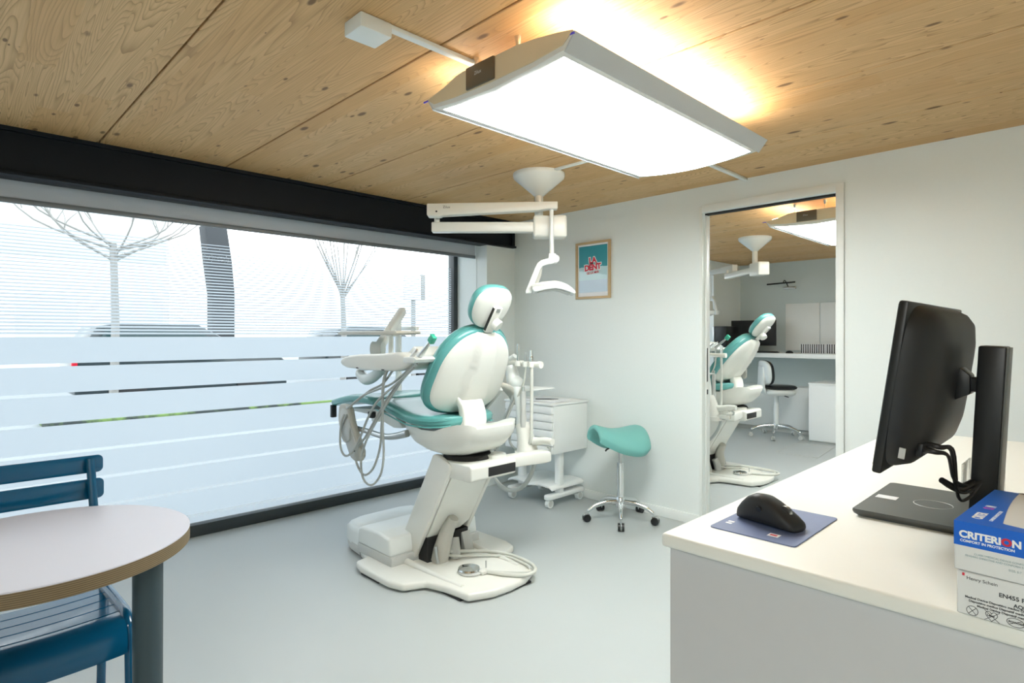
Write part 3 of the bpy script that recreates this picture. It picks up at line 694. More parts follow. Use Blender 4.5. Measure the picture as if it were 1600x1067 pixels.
    pl = [(-3.51, .889), (-3.49, .91), (-3.436, .913), (-3.395, .905), (-3.375, .885), (-3.343, .801), (-3.232, .638), (-3.232, .60), (-3.26, .572), (-3.317, .566), (-3.36, .58), (-3.40, .63), (-3.51, .769), (-3.52, .83)]
    plate = MB().prism(pl, 'xz', 1.885, 1.925, .012, 3).build('side_plate', M['tan_grey'], R)
    cx, cz = -3.385, .735
    MB().prism([(cx + (x - cx) * .72, cz + (z - cz) * .84) for x, z in pl], 'xz', 1.881, 1.890, .003).build('inset', M['base_grey'], plate)
    for x, z in ((-3.445, .80), (-3.30, .635)): MB().cyl((x, 1.877, z), (x, 1.884, z), .008, n=12).build('screw', M['dark'], plate)
    # ---- instrument unit: post, spring arm, trays
    MB().cyl((-3.70, 2.47, .74), (-3.70, 2.47, 1.455), .023, n=24).build('unit_post', M['shell_cool'], R)
    MB().box((-3.72, 2.25, .735), (-3.66, 2.49, .775), .01).build('post_bracket', M['shell_cool'], R)
    p0, p1 = Vector((-3.40, 2.11, 1.262)), Vector((-3.655, 2.47, 1.525))
    d_ = (p1 - p0).normalized(); sd = d_.cross(Vector((0, 0, 1))).normalized(); up = sd.cross(d_)
    mx = Matrix((d_, sd, up)).transposed().to_4x4(); mx.translation = p0
    sa = MB().box((.0, -.028, -.028), ((p1 - p0).length + .02, .028, .028), .012, 3, mx=mx).build('spring_arm', M['shell_cool'], R)
    MB().cyl(p0 - sd * .036, p0 + sd * .036, .048, n=32).build('joint', M['shell_cool'], sa)
    MB().cyl((-3.40, 2.11, 1.19), (-3.40, 2.11, 1.26), .030, n=24).build('joint_pin', M['shell_cool'], sa)
    MB().box((-3.62, 2.44, 1.385), (-3.44, 2.47, 1.412), .004).build('cross_bar', M['shell_cool'], R)
    ut = MB().prism([(-3.70, 1.355), (-3.69, 1.372), (-3.66, 1.378), (-3.00, 1.378), (-2.985, 1.366), (-3.00, 1.356), (-3.10, 1.352), (-3.64, 1.352)], 'xz', 1.98, 2.16, .004).build('upper_tray', M['tan_grey'], R)
    MB().box((-3.20, 2.04, 1.345), (-3.12, 2.08, 1.355), .002).build('tray_foot', M['shell_cool'], ut)
    MB().cyl((-3.17, 2.06, 1.20), (-3.17, 2.06, 1.35), .016, n=16).build('tray_post', M['shell_cool'], ut)
    tr = [(-3.395, 1.189), (-3.375, 1.165), (-3.314, 1.150), (-3.10, 1.145), (-2.80, 1.150), (-2.70, 1.165), (-2.63, 1.195), (-2.615, 1.225), (-2.70, 1.248), (-2.76, 1.258), (-2.917, 1.246), (-3.177, 1.236), (-3.30, 1.225), (-3.37, 1.208)]
    tray = MB().prism(tr, 'xz', 1.83, 2.13, .022, 4).build('instrument_tray', M['shell'], R)
    MB().prism([(-2.76, 1.25), (-2.70, 1.29), (-2.62, 1.245), (-2.63, 1.225)], 'xz', 1.90, 2.12, .005).build('control_panel', M['shell_cool'], tray)
    for x in (-3.18, -2.90): MB().box((x - .012, 1.829, 1.152), (x + .012, 1.834, 1.158), .001).build('slot', M['dark'], tray)
    hold = MB().prism([(-2.655, 1.205), (-2.56, 1.205), (-2.535, 1.225), (-2.56, 1.238), (-2.655, 1.235)], 'xz', 1.80, 2.05, .006).build('holder', M['shell_cool'], tray)
    def hand(p, q, r, m, tip=None):
        p, q = Vector(p), Vector(q); h_ = MB().tube([p, p.lerp(q, .3), p.lerp(q, .8), q], [r * .8, r, r * .75, r * .6], n=14, smooth=3).build('handpiece', m, hold)
        if tip: MB().box((-.017, -.014, -.018), (.017, .014, .026), .004, mx=Matrix.Translation(q) @ Matrix.Rotation(rad(40), 4, 'Y')).build('tip_cover', M[tip], h_)
    hand((-2.60, 1.84, 1.21), (-2.452, 1.84, 1.328), .013, M['steel'], 'mint'); hand((-2.655, 1.84, 1.215), (-2.582, 1.84, 1.275), .011, M['steel'])
    hand((-2.64, 1.90, 1.22), (-2.57, 1.90, 1.29), .010, M['chrome'])
    MB().tube([(-3.434, 2.0, 1.133), (-3.43, 2.0, 1.10), (-3.36, 2.0, 1.068), (-3.27, 2.0, 1.09), (-3.17, 2.0, 1.145)], [.02, .034, .036, .034, .03], n=16).build('tray_arm', M['shell_cool'], tray)
    MB().box((-3.46, 1.985, 1.125), (-3.36, 2.015, 1.15), .004).build('arm_clamp', M['steel'], tray)
    for k, ph in enumerate(([(-2.603, 1.177), (-2.767, 1.083), (-2.952, .979), (-3.063, .869), (-3.192, .691), (-3.315, .606), (-3.389, .651), (-3.385, .79), (-3.40, .85)],
              [(-2.586, 1.20), (-2.742, 1.091), (-2.898, .943), (-2.963, .879), (-3.096, .728), (-3.155, .61), (-3.133, .499), (-3.039, .475), (-2.943, .551), (-2.909, .67), (-2.918, .841), (-2.909, 1.075), (-2.905, 1.16)],
              [(-2.625, 1.19), (-2.869, 1.005), (-3.104, .761), (-3.214, .663), (-3.23, .587), (-3.144, .517), (-3.039, .568), (-2.963, .697), (-2.943, .839), (-2.929, 1.073), (-2.93, 1.16)],
              [(-2.675, 1.17), (-2.85, 1.078), (-3.004, 1.034), (-3.144, .994), (-3.263, .939), (-3.34, .90), (-3.41, .895)],
              [(-2.843, 1.161), (-2.956, 1.072), (-3.096, 1.022), (-3.253, .945), (-3.35, .90), (-3.43, .90)],
              [(-3.383, .85), (-3.455, .753), (-3.415, .68), (-3.35, .696), (-3.346, .748), (-3.379, .80)])):
        yy = 1.835 + .008 * k
        MB().tube([(x, yy + (.03 if i == len(ph) - 1 else 0), z) for i, (x, z) in enumerate(ph)], .0068 if k != 5 else .005, n=8).build('instrument_hose', M['hose'], R)
    # ---- assistant unit on the far side
    MB().prism([(YC + .02, .60), (YC + .02, .665), (YC + .45, .668), (YC + .47, .655), (YC + .47, .605), (YC + .44, .598)], 'yz', -.038, .038, .008, 3, mx=Matrix.Translation((-2.455, 0, 0)) @ Matrix.Translation((0, YC, 0)) @ Matrix.Rotation(rad(-11), 4, 'Z') @ Matrix.Translation((0, -YC, 0))).build('assistant_arm', M['shell'], R)
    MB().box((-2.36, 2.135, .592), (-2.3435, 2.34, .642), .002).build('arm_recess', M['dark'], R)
    MB().cyl((-2.44, YC + .10, .655), (-2.44, YC + .10, .685), .062, n=32).build('arm_disc', M['shell'], R)
    k_, y_ = .953, 2.62
    def Q(*p): return S(p, k_, y_)
    MB().tube(Q((-2.648, .575), (-2.648, .61), (-2.665, .70), (-2.695, .775)), [.066, .066, .052, .044], n=28, smooth=4).build('assistant_column', M['shell'], R)
    MB().cyl(*Q((-2.645, .56), (-2.645, .60)), .08, n=32).build('column_foot', M['shell'], R)
    MB().tube(Q((-2.70, .77), (-2.705, .87), (-2.73, .98), (-2.775, 1.06), (-2.80, 1.15)), [.034, .032, .034, .045, .034], n=20).build('assistant_riser', M['shell_cool'], R)
    MB().ball(Q((-2.755, 1.04))[0], (.055, .045, .045)).build('elbow', M['shell_cool'], R)
    hb = MB().cyl(*Q((-2.84, 1.172), (-2.53, 1.164)), .0175, n=20).build('holder_bar', M['shell'], R)
    b0 = Q((-2.55, 1.1645), (-2.525, 1.164)); MB().cyl(*b0, .021, n=20).build('end_cap', M['shell'], hb)
    MB().tube(Q((-2.80, 1.19), (-2.76, 1.215)), [.02, .016], n=12, smooth=0).build('side_handle', M['shell_cool'], hb)
    yo = -.025
    def QQ(*p): return [(x, y + yo, z) for x, y, z in Q(*p)]
    for pts, rr, mm in (([(-2.705, 1.158), (-2.705, 1.22), (-2.705, 1.295)], [.007, .009, .008], 'chrome'), ([(-2.64, 1.15), (-2.638, 1.2), (-2.636, 1.238)], [.008, .009, .006], 'steel'), ([(-2.585, 1.15), (-2.585, 1.2), (-2.585, 1.222), (-2.585, 1.256)], [.013, .015, .012, .010], 'chrome')):
        MB().tube(QQ(*pts), rr, n=14, smooth=3).build('handpiece', M[mm], hb)
    for x, z in ((-2.705, 1.168), (-2.638, 1.166), (-2.585, 1.165)):
        c = Q((x, z))[0]; MB().tube([(c[0], c[1] - .03, c[2] - .016), (c[0], c[1] - .03, c[2] + .016)], .017, n=16, smooth=0).build('clip', M['shell'], hb)
    MB().tube(QQ((-2.585, 1.16), (-2.583, 1.0), (-2.585, .85), (-2.587, .70), (-2.60, .66)), .0105, n=12).build('suction_hose', M['hose_pale'], R)
    MB().tube(QQ((-2.659, .76), (-2.659, .99)), .017, n=16, smooth=0).build('suction_tube', M['base_grey'], R)
    MB().tube(QQ((-2.659, .985), (-2.657, 1.02)), .010, n=16, smooth=0).build('suction_neck', M['hose'], R)
    MB().tube(QQ((-2.638, 1.15), (-2.65, 1.06), (-2.70, .965), (-2.746, .911), (-2.82, .78), (-2.90, .64), (-2.93, .58)), .0065, n=8).build('hose', M['hose_pale'], R)
    MB().tube(QQ((-2.74, 1.0), (-2.77, .90), (-2.83, .80), (-2.875, .68), (-2.86, .64)), .0085, n=8).build('hose', M['hose'], R)
    MB().tube(Q((-2.75, .80), (-2.83, .735), (-2.912, .631), (-2.965, .50), (-2.963, .40), (-2.90, .338), (-2.80, .322), (-2.70, .36), (-2.625, .441), (-2.585, .53), (-2.575, .60)), .0135, n=12).build('drain_hose', M['hose'], R)
    MB().tube(Q((-2.73, .79), (-2.80, .70), (-2.80, .63), (-2.70, .585), (-2.56, .578), (-2.475, .605), (-2.452, .645), (-2.47, .655)), .008, n=10).build('hose', M['hose'], R)
    MB().tube(Q((-2.71, .72), (-2.60, .675), (-2.50, .69), (-2.43, .69)), [.03, .026, .022, .02], n=16).build('side_arm', M['shell'], R)
    MB().box((-2.56, 2.60, .618), (-2.36, 2.66, .65), .008).build('side_arm_block', M['shell'], R)
    MB().prism([(-2.93, .998), (-2.93, 1.012), (-2.52, 1.016), (-2.50, 1.010), (-2.62, .988), (-2.70, .985)], 'xz', 2.64, 2.86, .005).build('assistant_tray', M['shell_cool'], R)
    return R
chair = make_chair()
chair2 = copy_tree(chair); chair2.location = (-2.72, YC + 3.26, 0); chair2.scale = (1, -1, 1)
chair2['label'] = 'teal and white dental chair in the second room, seen through the doorway'
for ch in chair2.children:
    nm = ch.name.split('.')[0]
    if nm in ('armrest', 'armrest_strut', 'instrument_tray', 'upper_tray', 'spring_arm', 'unit_post', 'post_bracket', 'cross_bar', 'side_plate', 'side_tube', 'instrument_hose'): ch.scale = (1, -1, 1)
    if nm in ('backrest_cushion', 'backrest_shell', 'piping', 'headrest'):     # this one is tipped further back
        pv = Vector((-2.66 + 2.75, 0, .90)); Rm = Matrix.Rotation(rad(11), 4, 'Y'); ch.rotation_euler = (0, rad(11), 0); ch.location = pv - Rm @ pv

# foot control on the chair's base plate
def make_pedal():
    fc = thing('foot_control', (-2.47, 2.12, .051), 'round chrome foot pedal with grey cable lying on the dental chair base', 'foot pedal')
    MB().lathe([(.001, 0), (.066, 0), (.068, .008), (.06, .014), (.001, .014)], (-2.47, 2.115, .051), 40).build('pedal_base', M['base_grey'], fc)
    MB().lathe([(.058, .012), (.062, .018), (.058, .026), (.001, .034)], (-2.475, 2.11, .051), 48).build('pedal_disc', M['chrome'], fc)
    MB().box((-2.43, 2.13, .052), (-2.385, 2.19, .07), .006).build('cable_entry', M['shell'], fc)
    MB().cyl((-2.42, 2.185, .06), (-2.42, 2.185, .11), .004, n=10).build('pin', M['steel'], fc)
    MB().tube([(-2.70, 2.14, .10), (-2.66, 2.24, .085), (-2.58, 2.36, .075), (-2.46, 2.43, .064), (-2.30, 2.42, .062), (-2.215, 2.36, .062), (-2.215, 2.28, .062), (-2.30, 2.21, .062), (-2.40, 2.165, .062)], .0105, n=10).build('cable', M['hose_pale'], fc)
    MB().tube([(-2.69, 2.10, .09), (-2.64, 2.22, .068), (-2.56, 2.34, .062), (-2.46, 2.40, .062), (-2.31, 2.39, .062), (-2.245, 2.35, .062), (-2.25, 2.30, .062), (-2.33, 2.22, .062), (-2.41, 2.17, .062)], .007, n=8).build('cable', M['hose_pale'], fc)
    return fc
fc = make_pedal()
fc2 = copy_tree(fc); fc2.location = (-2.44, 2.12 + 3.3, .051); fc2['label'] = 'foot pedal with grey cable on the base of the dental chair in the second room'

# ------------------------------------------------------------------ saddle stool
def five_star(root, cx, cy, r, hub_z, m, ang, wheel_m, arm_r=.02):
    MB().lathe([(.001, hub_z - .03), (.034, hub_z - .03), (.036, hub_z + .03), (.03, hub_z + .045), (.001, hub_z + .045)], (cx, cy, 0), 28).build('hub', m, root)
    for k in range(5):
        a_ = rad(ang + 72 * k); dx, dy = math.cos(a_), math.sin(a_)
        P = lambda q, z: (cx + dx * q, cy + dy * q, z)
        lg = MB().tube([P(.02, hub_z + .012), P(r * .4, hub_z + .008), P(r * .75, hub_z - .012), P(r * .95, hub_z - .04), P(r, hub_z - .05)], [arm_r, arm_r * .95, arm_r * .8, arm_r * .72, arm_r * .6], n=14, flat=.75).build('leg', m, root)
        MB().cyl(P(r, .045), P(r, hub_z - .045), .007, n=10).build('stem', m, lg)
        tx, ty = -dy, dx; c_ = Vector(P(r + .01, .028))
        for s in (-1, 1):
            q0 = c_ + Vector((tx, ty, 0)) * s * .006; q1 = c_ + Vector((tx, ty, 0)) * s * .022
            MB().cyl(q0, q1, .0275, n=24).build('wheel', wheel_m, lg)
        MB().box((-.024, -.005, .0), (.024, .005, .030), .003, mx=Matrix.Translation(c_) @ Matrix.Rotation(a_, 4, 'Z')).build('caster_fork', m, lg)
def make_saddle():
    cx, cy = -2.525, 3.605
    s = thing('saddle_stool', (cx, cy, 0), 'teal saddle stool on a chrome five-star base against the back wall', 'stool')
    five_star(s, cx, cy, .245, .125, M['chrome'], -54, M['black'], .019)
    MB().tube([(cx, cy, .13), (cx, cy, .42)], .026, n=28, smooth=0).build('column', M['chrome'], s)
    MB().tube([(cx, cy, .41), (cx, cy, .56)], .014, n=20, smooth=0).build('gas_spring', M['steel'], s)
    # saddle: long axis ux points to the left of the view (towards the cart)
    th = rad(248); ux = Vector((math.cos(th), math.sin(th), 0)); uy = Vector((-ux.y, ux.x, 0)); c = Vector((cx, cy, 0))
    rings = []; NS = 26; NW = 40
    for i in range(NS + 1):
        t = i / NS; q = -.19 + .40 * t                # rear (-) to pommel (+)
        hw = .205 * (1 - .50 * max(0, (q + .06) / .27) ** 1.3) * (max(0.02, 1 - (max(0, -.06 - q) / .135) ** 2.6)) ** .5
        zt = .672 + .024 * max(0, (-q - .02) / .17) ** 1.2 - .03 * max(0, (-q - .13) / .06) ** 2 + .036 * max(0, (q - .05) / .16) ** 1.4
        drop = .155 - .03 * t
        if q > .19: hw *= .985
        R_t, R_b = [], []
        for k in range(NW // 2 + 1):
            a_ = -1 + 2 * k / (NW // 2); yy = hw * math.sin(a_ * PI / 2 * .98); zz = zt - drop * (1 - math.cos(a_ * PI / 2 * 1.02)) * (hw / .2) ** .6
            R_t.append(c + ux * q + uy * yy + Vector((0, 0, zz)))
            y2 = yy * .80; z2 = zt - .042 - drop * 1.0 * (1 - math.cos(a_ * PI / 2 * 1.0)) * (hw / .2) ** .6
            R_b.append(c + ux * q + uy * y2 + Vector((0, 0, z2)))
        rings.append(R_t + R_b[::-1])
    e0, e1 = rings[0], rings[-1]
    def shrink(r, f, dq): 
        m = sum((Vector(p) for p in r), Vector()) / len(r); return [m + (Vector(p) - m) * f + ux * dq for p in r]
    half = len(e0) // 2
    def thin(r, f, dq): # contract top & bottom towards the mid surface
        top, bot = r[:half], r[half:][::-1]; o1, o2 = [], []
        for p, q in zip(top, bot):
            m = (p + q) / 2; o1.append(m + (p - m) * f + ux * dq); o2.append(m + (q - m) * f + ux * dq)
        return o1 + o2[::-1]
    rings = [thin(e0, .35, -.012), thin(e0, .75, -.008)] + rings + [thin(e1, .8, .01), thin(e1, .4, .016)]
    MB().loft(rings).build('saddle_seat', M['teal_pale'], s, sharp=70)
    MB().box((cx - .09, cy - .07, .535), (cx + .09, cy + .07, .56), .008).build('seat_plate', M['black'], s)
    MB().tube([(cx - .02, cy - .06, .545), (cx - .01, cy - .15, .535), (cx, cy - .18, .53)], .006, n=8).build('lever', M['black'], s)
make_saddle()

# ------------------------------------------------------------------ drawer cart
def make_cart():
    c = thing('drawer_cart', (-3.29, 3.64, 0), 'white drawer cart on castors between the dental chair and the back wall', 'cart')
    X0, X1, Y0, Y1, Z0, Z1 = -3.56, -3.03, 3.43, 3.86, .425, .82
    MB().box((X0, Y0 + .012, Z0), (X1, Y1, Z1 - .02), .006, 2).build('cabinet', M['cabinet'], c)
    MB().box((X0 - .008, Y0 - .006, Z1 - .02), (X1 + .008, Y1 + .005, Z1), .007, 3).build('top', M['cabinet'], c)
    h = (Z1 - .022 - Z0) / 6
    for k in range(6):
        d = MB().box((X0 + .006, Y0 - .006, Z0 + k * h + .003), (X1 - .006, Y0 + .013, Z0 + (k + 1) * h - .004), .004).build('drawer', M['cabinet'], c)
        MB().box((X0 + .20, Y0 - .008, Z0 + (k + .62) * h), (X1 - .20, Y0 - .005, Z0 + (k + .62) * h + .012), .001).build('label_slot', M['paper'], d)
    for x in (X0 + .06, X1 - .06):
        MB().box((x - .028, 3.55, .07), (x + .028, 3.60, Z0 + .005), .006).build('upright', M['cabinet'], c)
        ft = MB().box((x - .03, 3.42, .062), (x + .03, 3.86, .105), .014, 3).build('foot', M['cabinet'], c)
        for y_ in (3.455, 3.82):
            w_ = MB().cyl((x - .017, y_, .033), (x + .017, y_, .033), .033, n=28).build('castor', M['shell_cool'], ft)
            MB().cyl((x - .019, y_, .033), (x + .019, y_, .033), .022, n=24).build('hub_cap', M['base_grey'], w_)
    rings = []
    sh = [(X0 + .02, .155), (X0 + .05, .172), (X0 + .14, .178), (X0 + .26, .160), (X0 + .38, .178), (X1 - .05, .172), (X1 - .02, .155)]
    MB().prism(sh + [(x, z - .018) for x, z in sh[::-1]], 'xz', 3.44, 3.84, .006, 2).build('lower_tray', M['cabinet'], c)
    return c
make_cart()
for k, (dx, rz, lab) in enumerate(((0, 6, 'white sheet of paper lying on top of the drawer cart'),)):
    mxp = Matrix.Translation((-3.22, 3.58, .8215)) @ Matrix.Rotation(rad(rz), 4, 'Z')
    tag(MB().box((-.15, -.10, 0), (.15, .10, .012), .002, mx=mxp).build('notepad', M['paper']), 'white notepad lying on top of the drawer cart', 'notepad')
tag(MB().tube([(-3.25, 3.47, .840), (-3.17, 3.55, .840), (-3.12, 3.60, .840)], [.004, .004, .002], n=8, smooth=0).build('pen', M['black']), 'black pen lying on the notepad on the drawer cart', 'pen')

# ------------------------------------------------------------------ counter at the right
ZT = .97
CX0, CY0, CY1 = -.61, 1.005, 2.775
cab = thing('counter_cabinet', (0, 1.9, 0), 'panelled cabinet in backlit grey carrying the cream worktop', 'cabinet')
MB().box((CX0 + .012, CY0 + .012, .0), (1.2, CY1 - .01, ZT - .026), .002).build('body', M['panel'], cab)
tag(MB().box((CX0, CY0, ZT - .026), (1.215, CY1, ZT), .006, 3).build('worktop', M['counter']), 'cream laminate worktop with computer monitor and mouse on it', 'worktop')
# mouse mat and mouse
pm = thing('mouse_mat', (-.48, 1.22, ZT), 'blue mouse mat at the near left corner of the worktop', 'mouse mat')
mmx = Matrix.Translation((-.479, 1.221, ZT)) @ Matrix.Rotation(rad(0), 4, 'Z')
rr = []
for cx_, cy_, a0 in ((.0815, .119, 0), (-.0815, .119, 90), (-.0815, -.119, 180), (.0815, -.119, 270)):
    for k in range(5):
        a_ = rad(a0 + 22.5 * k); rr.append((cx_ - math.copysign(.008, cx_) + .008 * math.cos(a_), cy_ - math.copysign(.008, cy_) + .008 * math.sin(a_)))
mp = MB().prism(rr, 'xy', 0, .0022, mx=mmx).build('mat', M['pad'], pm)
MB().box((-.458, 1.128, ZT + .0021), (-.438, 1.146, ZT + .0026)).build('printed_mark', M['ink_white'], pm)
MB().box((-.455, 1.133, ZT + .0025), (-.442, 1.140, ZT + .0028)).build('printed_mark', M['ink_red'], pm)
for k in range(2): MB().box((-.548, 1.145 + .012 * k, ZT + .0021), (-.536, 1.152 + .012 * k, ZT + .0026)).build('printed_mark', M['ink_white'], pm)
def make_mouse():
    ms = thing('computer_mouse', (-.47, 1.18, ZT + .0022), 'black ergonomic computer mouse on the blue mouse mat', 'mouse')
    # local: front towards +x, thumb side towards the camera
    rings = []
    for q, hw, hp, off in ((-.063, .012, .008, 0), (-.061, .024, .014, 0), (-.055, .032, .023, .001), (-.045, .037, .033, .002), (-.032, .040, .043, .002), (-.018, .041, .049, .002), (-.004, .040, .050, .002), (.012, .038, .045, .001), (.030, .036, .036, 0), (.046, .034, .026, 0), (.057, .030, .018, 0), (.063, .022, .012, 0), (.0645, .012, .006, 0)):
        R_ = []
        for k in range(32):
            a_ = 2 * PI * k / 32; x_, z_ = math.cos(a_), math.sin(a_)
            yy = hw * sup(x_, 2.8); zz = hp * (.5 + .5 * sup(z_, 2.6))
            zz += -.010 * (yy / .04) * (hp / .05) * (1 if z_ > 0 else 0)
            yy += off
            R_.append(Vector((q, yy, max(.0005, zz))))
        rings.append(R_)
    mx = Matrix.Translation((-.482, 1.203, ZT + .0024)) @ Matrix.Rotation(rad(-12), 4, 'Z') @ Matrix.Diagonal((1.0, .95, 1.14, 1))
    rings = [[mx @ p for p in r] for r in rings]
    MB().loft(rings).build('body', M['black_soft'], ms, sharp=60)
    MB().cyl(mx @ Vector((.034, -.005, .0275)), mx @ Vector((.034, .004, .0275)), .012, n=24).build('scroll_wheel', M['steel'], ms)
    MB().cyl(mx @ Vector((.0, -.040, .030)), mx @ Vector((.0, -.032, .032)), .006, n=16).build('thumb_wheel', M['black'], ms)
    return ms
make_mouse()
# monitor
def make_monitor():
    m = thing('computer_monitor', (-.20, 1.54, ZT), 'black computer monitor seen edge-on, on a tall stand on the cream worktop', 'monitor')
    mx = Matrix.Translation((-.285, 1.54, 1.252)) @ Matrix.Rotation(rad(8.0), 4, 'Y')
    W2, H2 = .272, .163
    MB().box((-.012, -W2, -H2), (.004, W2, H2), .004, 2, mx=mx).build('screen', M['black'], m)
    rings = []
    for d_, fy, fz, dz in ((.002, .995, .985, 0), (.012, .99, .975, 0), (.030, .93, .93, 0), (.046, .80, .82, .002), (.056, .62, .62, .004), (.060, .45, .42, .006)):
        rings.append([mx @ Vector((d_, W2 * fy * sup(math.cos(2 * PI * k / 48), 7), dz + H2 * fz * sup(math.sin(2 * PI * k / 48), 5))) for k in range(48)])
    bk = MB().loft(rings).build('back_shell', M['black_soft'], m, sharp=50)
    MB().box((-.013, -W2 + .006, -H2 + .014), (-.0115, W2 - .006, H2 - .006), mx=mx).build('display', M['black'], m)
    MB().box((.024, -W2 * .955, -H2 * .78), (.034, -W2 * .94, -H2 * .66), mx=mx).build('sticker', M['base_grey'], bk)
    MB().box((.042, -.215, -.125), (.052, -.14, -.10), .002, mx=mx).build('connector_strip', M['black'], bk)
    # arm and column
    a0 = mx @ Vector((.058, 0, .006))
    MB().prism([(a0.x - .002, a0.z - .034), (a0.x - .006, a0.z + .03), (a0.x + .008, a0.z + .034), (a0.x + .024, a0.z + .018), (a0.x + .024, a0.z - .02)], 'xz', 1.51, 1.57, .003).build('pivot', M['black'], m)
    MB().box((a0.x + .005, 1.522, a0.z - .016), (-.165, 1.558, a0.z + .014), .004).build('arm', M['black'], m)
    cmx = Matrix.Translation((-.183, 1.54, ZT + .014)) @ Matrix.Rotation(rad(2.8), 4, 'Y')
    cl = MB().box((-.022, -.040, 0), (.022, .040, .345), .004, mx=cmx).build('column', M['black'], m)
    MB().box((.0215, -.038, .002), (.025, .038, .343), .001, mx=cmx).build('column_cover', M['base_dark'], cl)
    bs = [(-.385, 1.39), (-.378, 1.385), (-.13, 1.385), (-.115, 1.40), (-.115, 1.685), (-.13, 1.70), (-.378, 1.70), (-.385, 1.693)]
    b0 = MB().loft([[( (x + .25) * f - .25, (y - 1.54) * f + 1.54, z) for x, y in bs] for f, z in ((.93, ZT), (.985, ZT + .006), (1.0, ZT + .012), (.995, ZT + .016))]).build('stand_base', M['base_dark'], m)
    MB().box((-.375, 1.52, ZT + .0158), (-.335, 1.55, ZT + .0166)).build('sticker', M['paper'], b0)
    MB().lathe([(.034, .0), (.035, .0008), (.036, 0)], (-.27, 1.54, ZT + .0158), 40).build('cable_ring', M['base_grey'], b0)
    for k, (dy, z0_) in enumerate(((-.20, -.112), (-.175, -.106), (-.15, -.110))):
        p = mx @ Vector((.052, dy, z0_))
        MB().tube([p, p + Vector((.018, 0, -.002)), p + Vector((.034, .02, -.01)), (-.215, 1.42 + .02 * k, 1.07 - .02 * k), (-.20, 1.48, 1.05 - .012 * k), (-.18, 1.505, 1.06)], [.006, .005, .0032, .0032, .0032, .0032], n=8).build('cable', M['black'], m)
    MB().tube([(-.195, 1.495, 1.055), (-.215, 1.46, 1.045), (-.235, 1.42, 1.065)], [.007, .008, .006], n=10).build('cable_clip', M['black'], m)
    MB().tube([(-.15, 1.565, 1.025), (-.11, 1.57, 1.027), (-.05, 1.60, 1.005), (.02, 1.64, ZT + .0065), (.2, 1.70, ZT + .0065)], .0042, n=8).build('power_cable', M['black'], m)
    MB().tube([(-.15, 1.565, 1.005), (-.12, 1.57, 1.0), (-.07, 1.58, ZT + .006), (.1, 1.60, ZT + .005)], .003, n=8).build('cable', M['black'], m)
    return m
make_monitor()
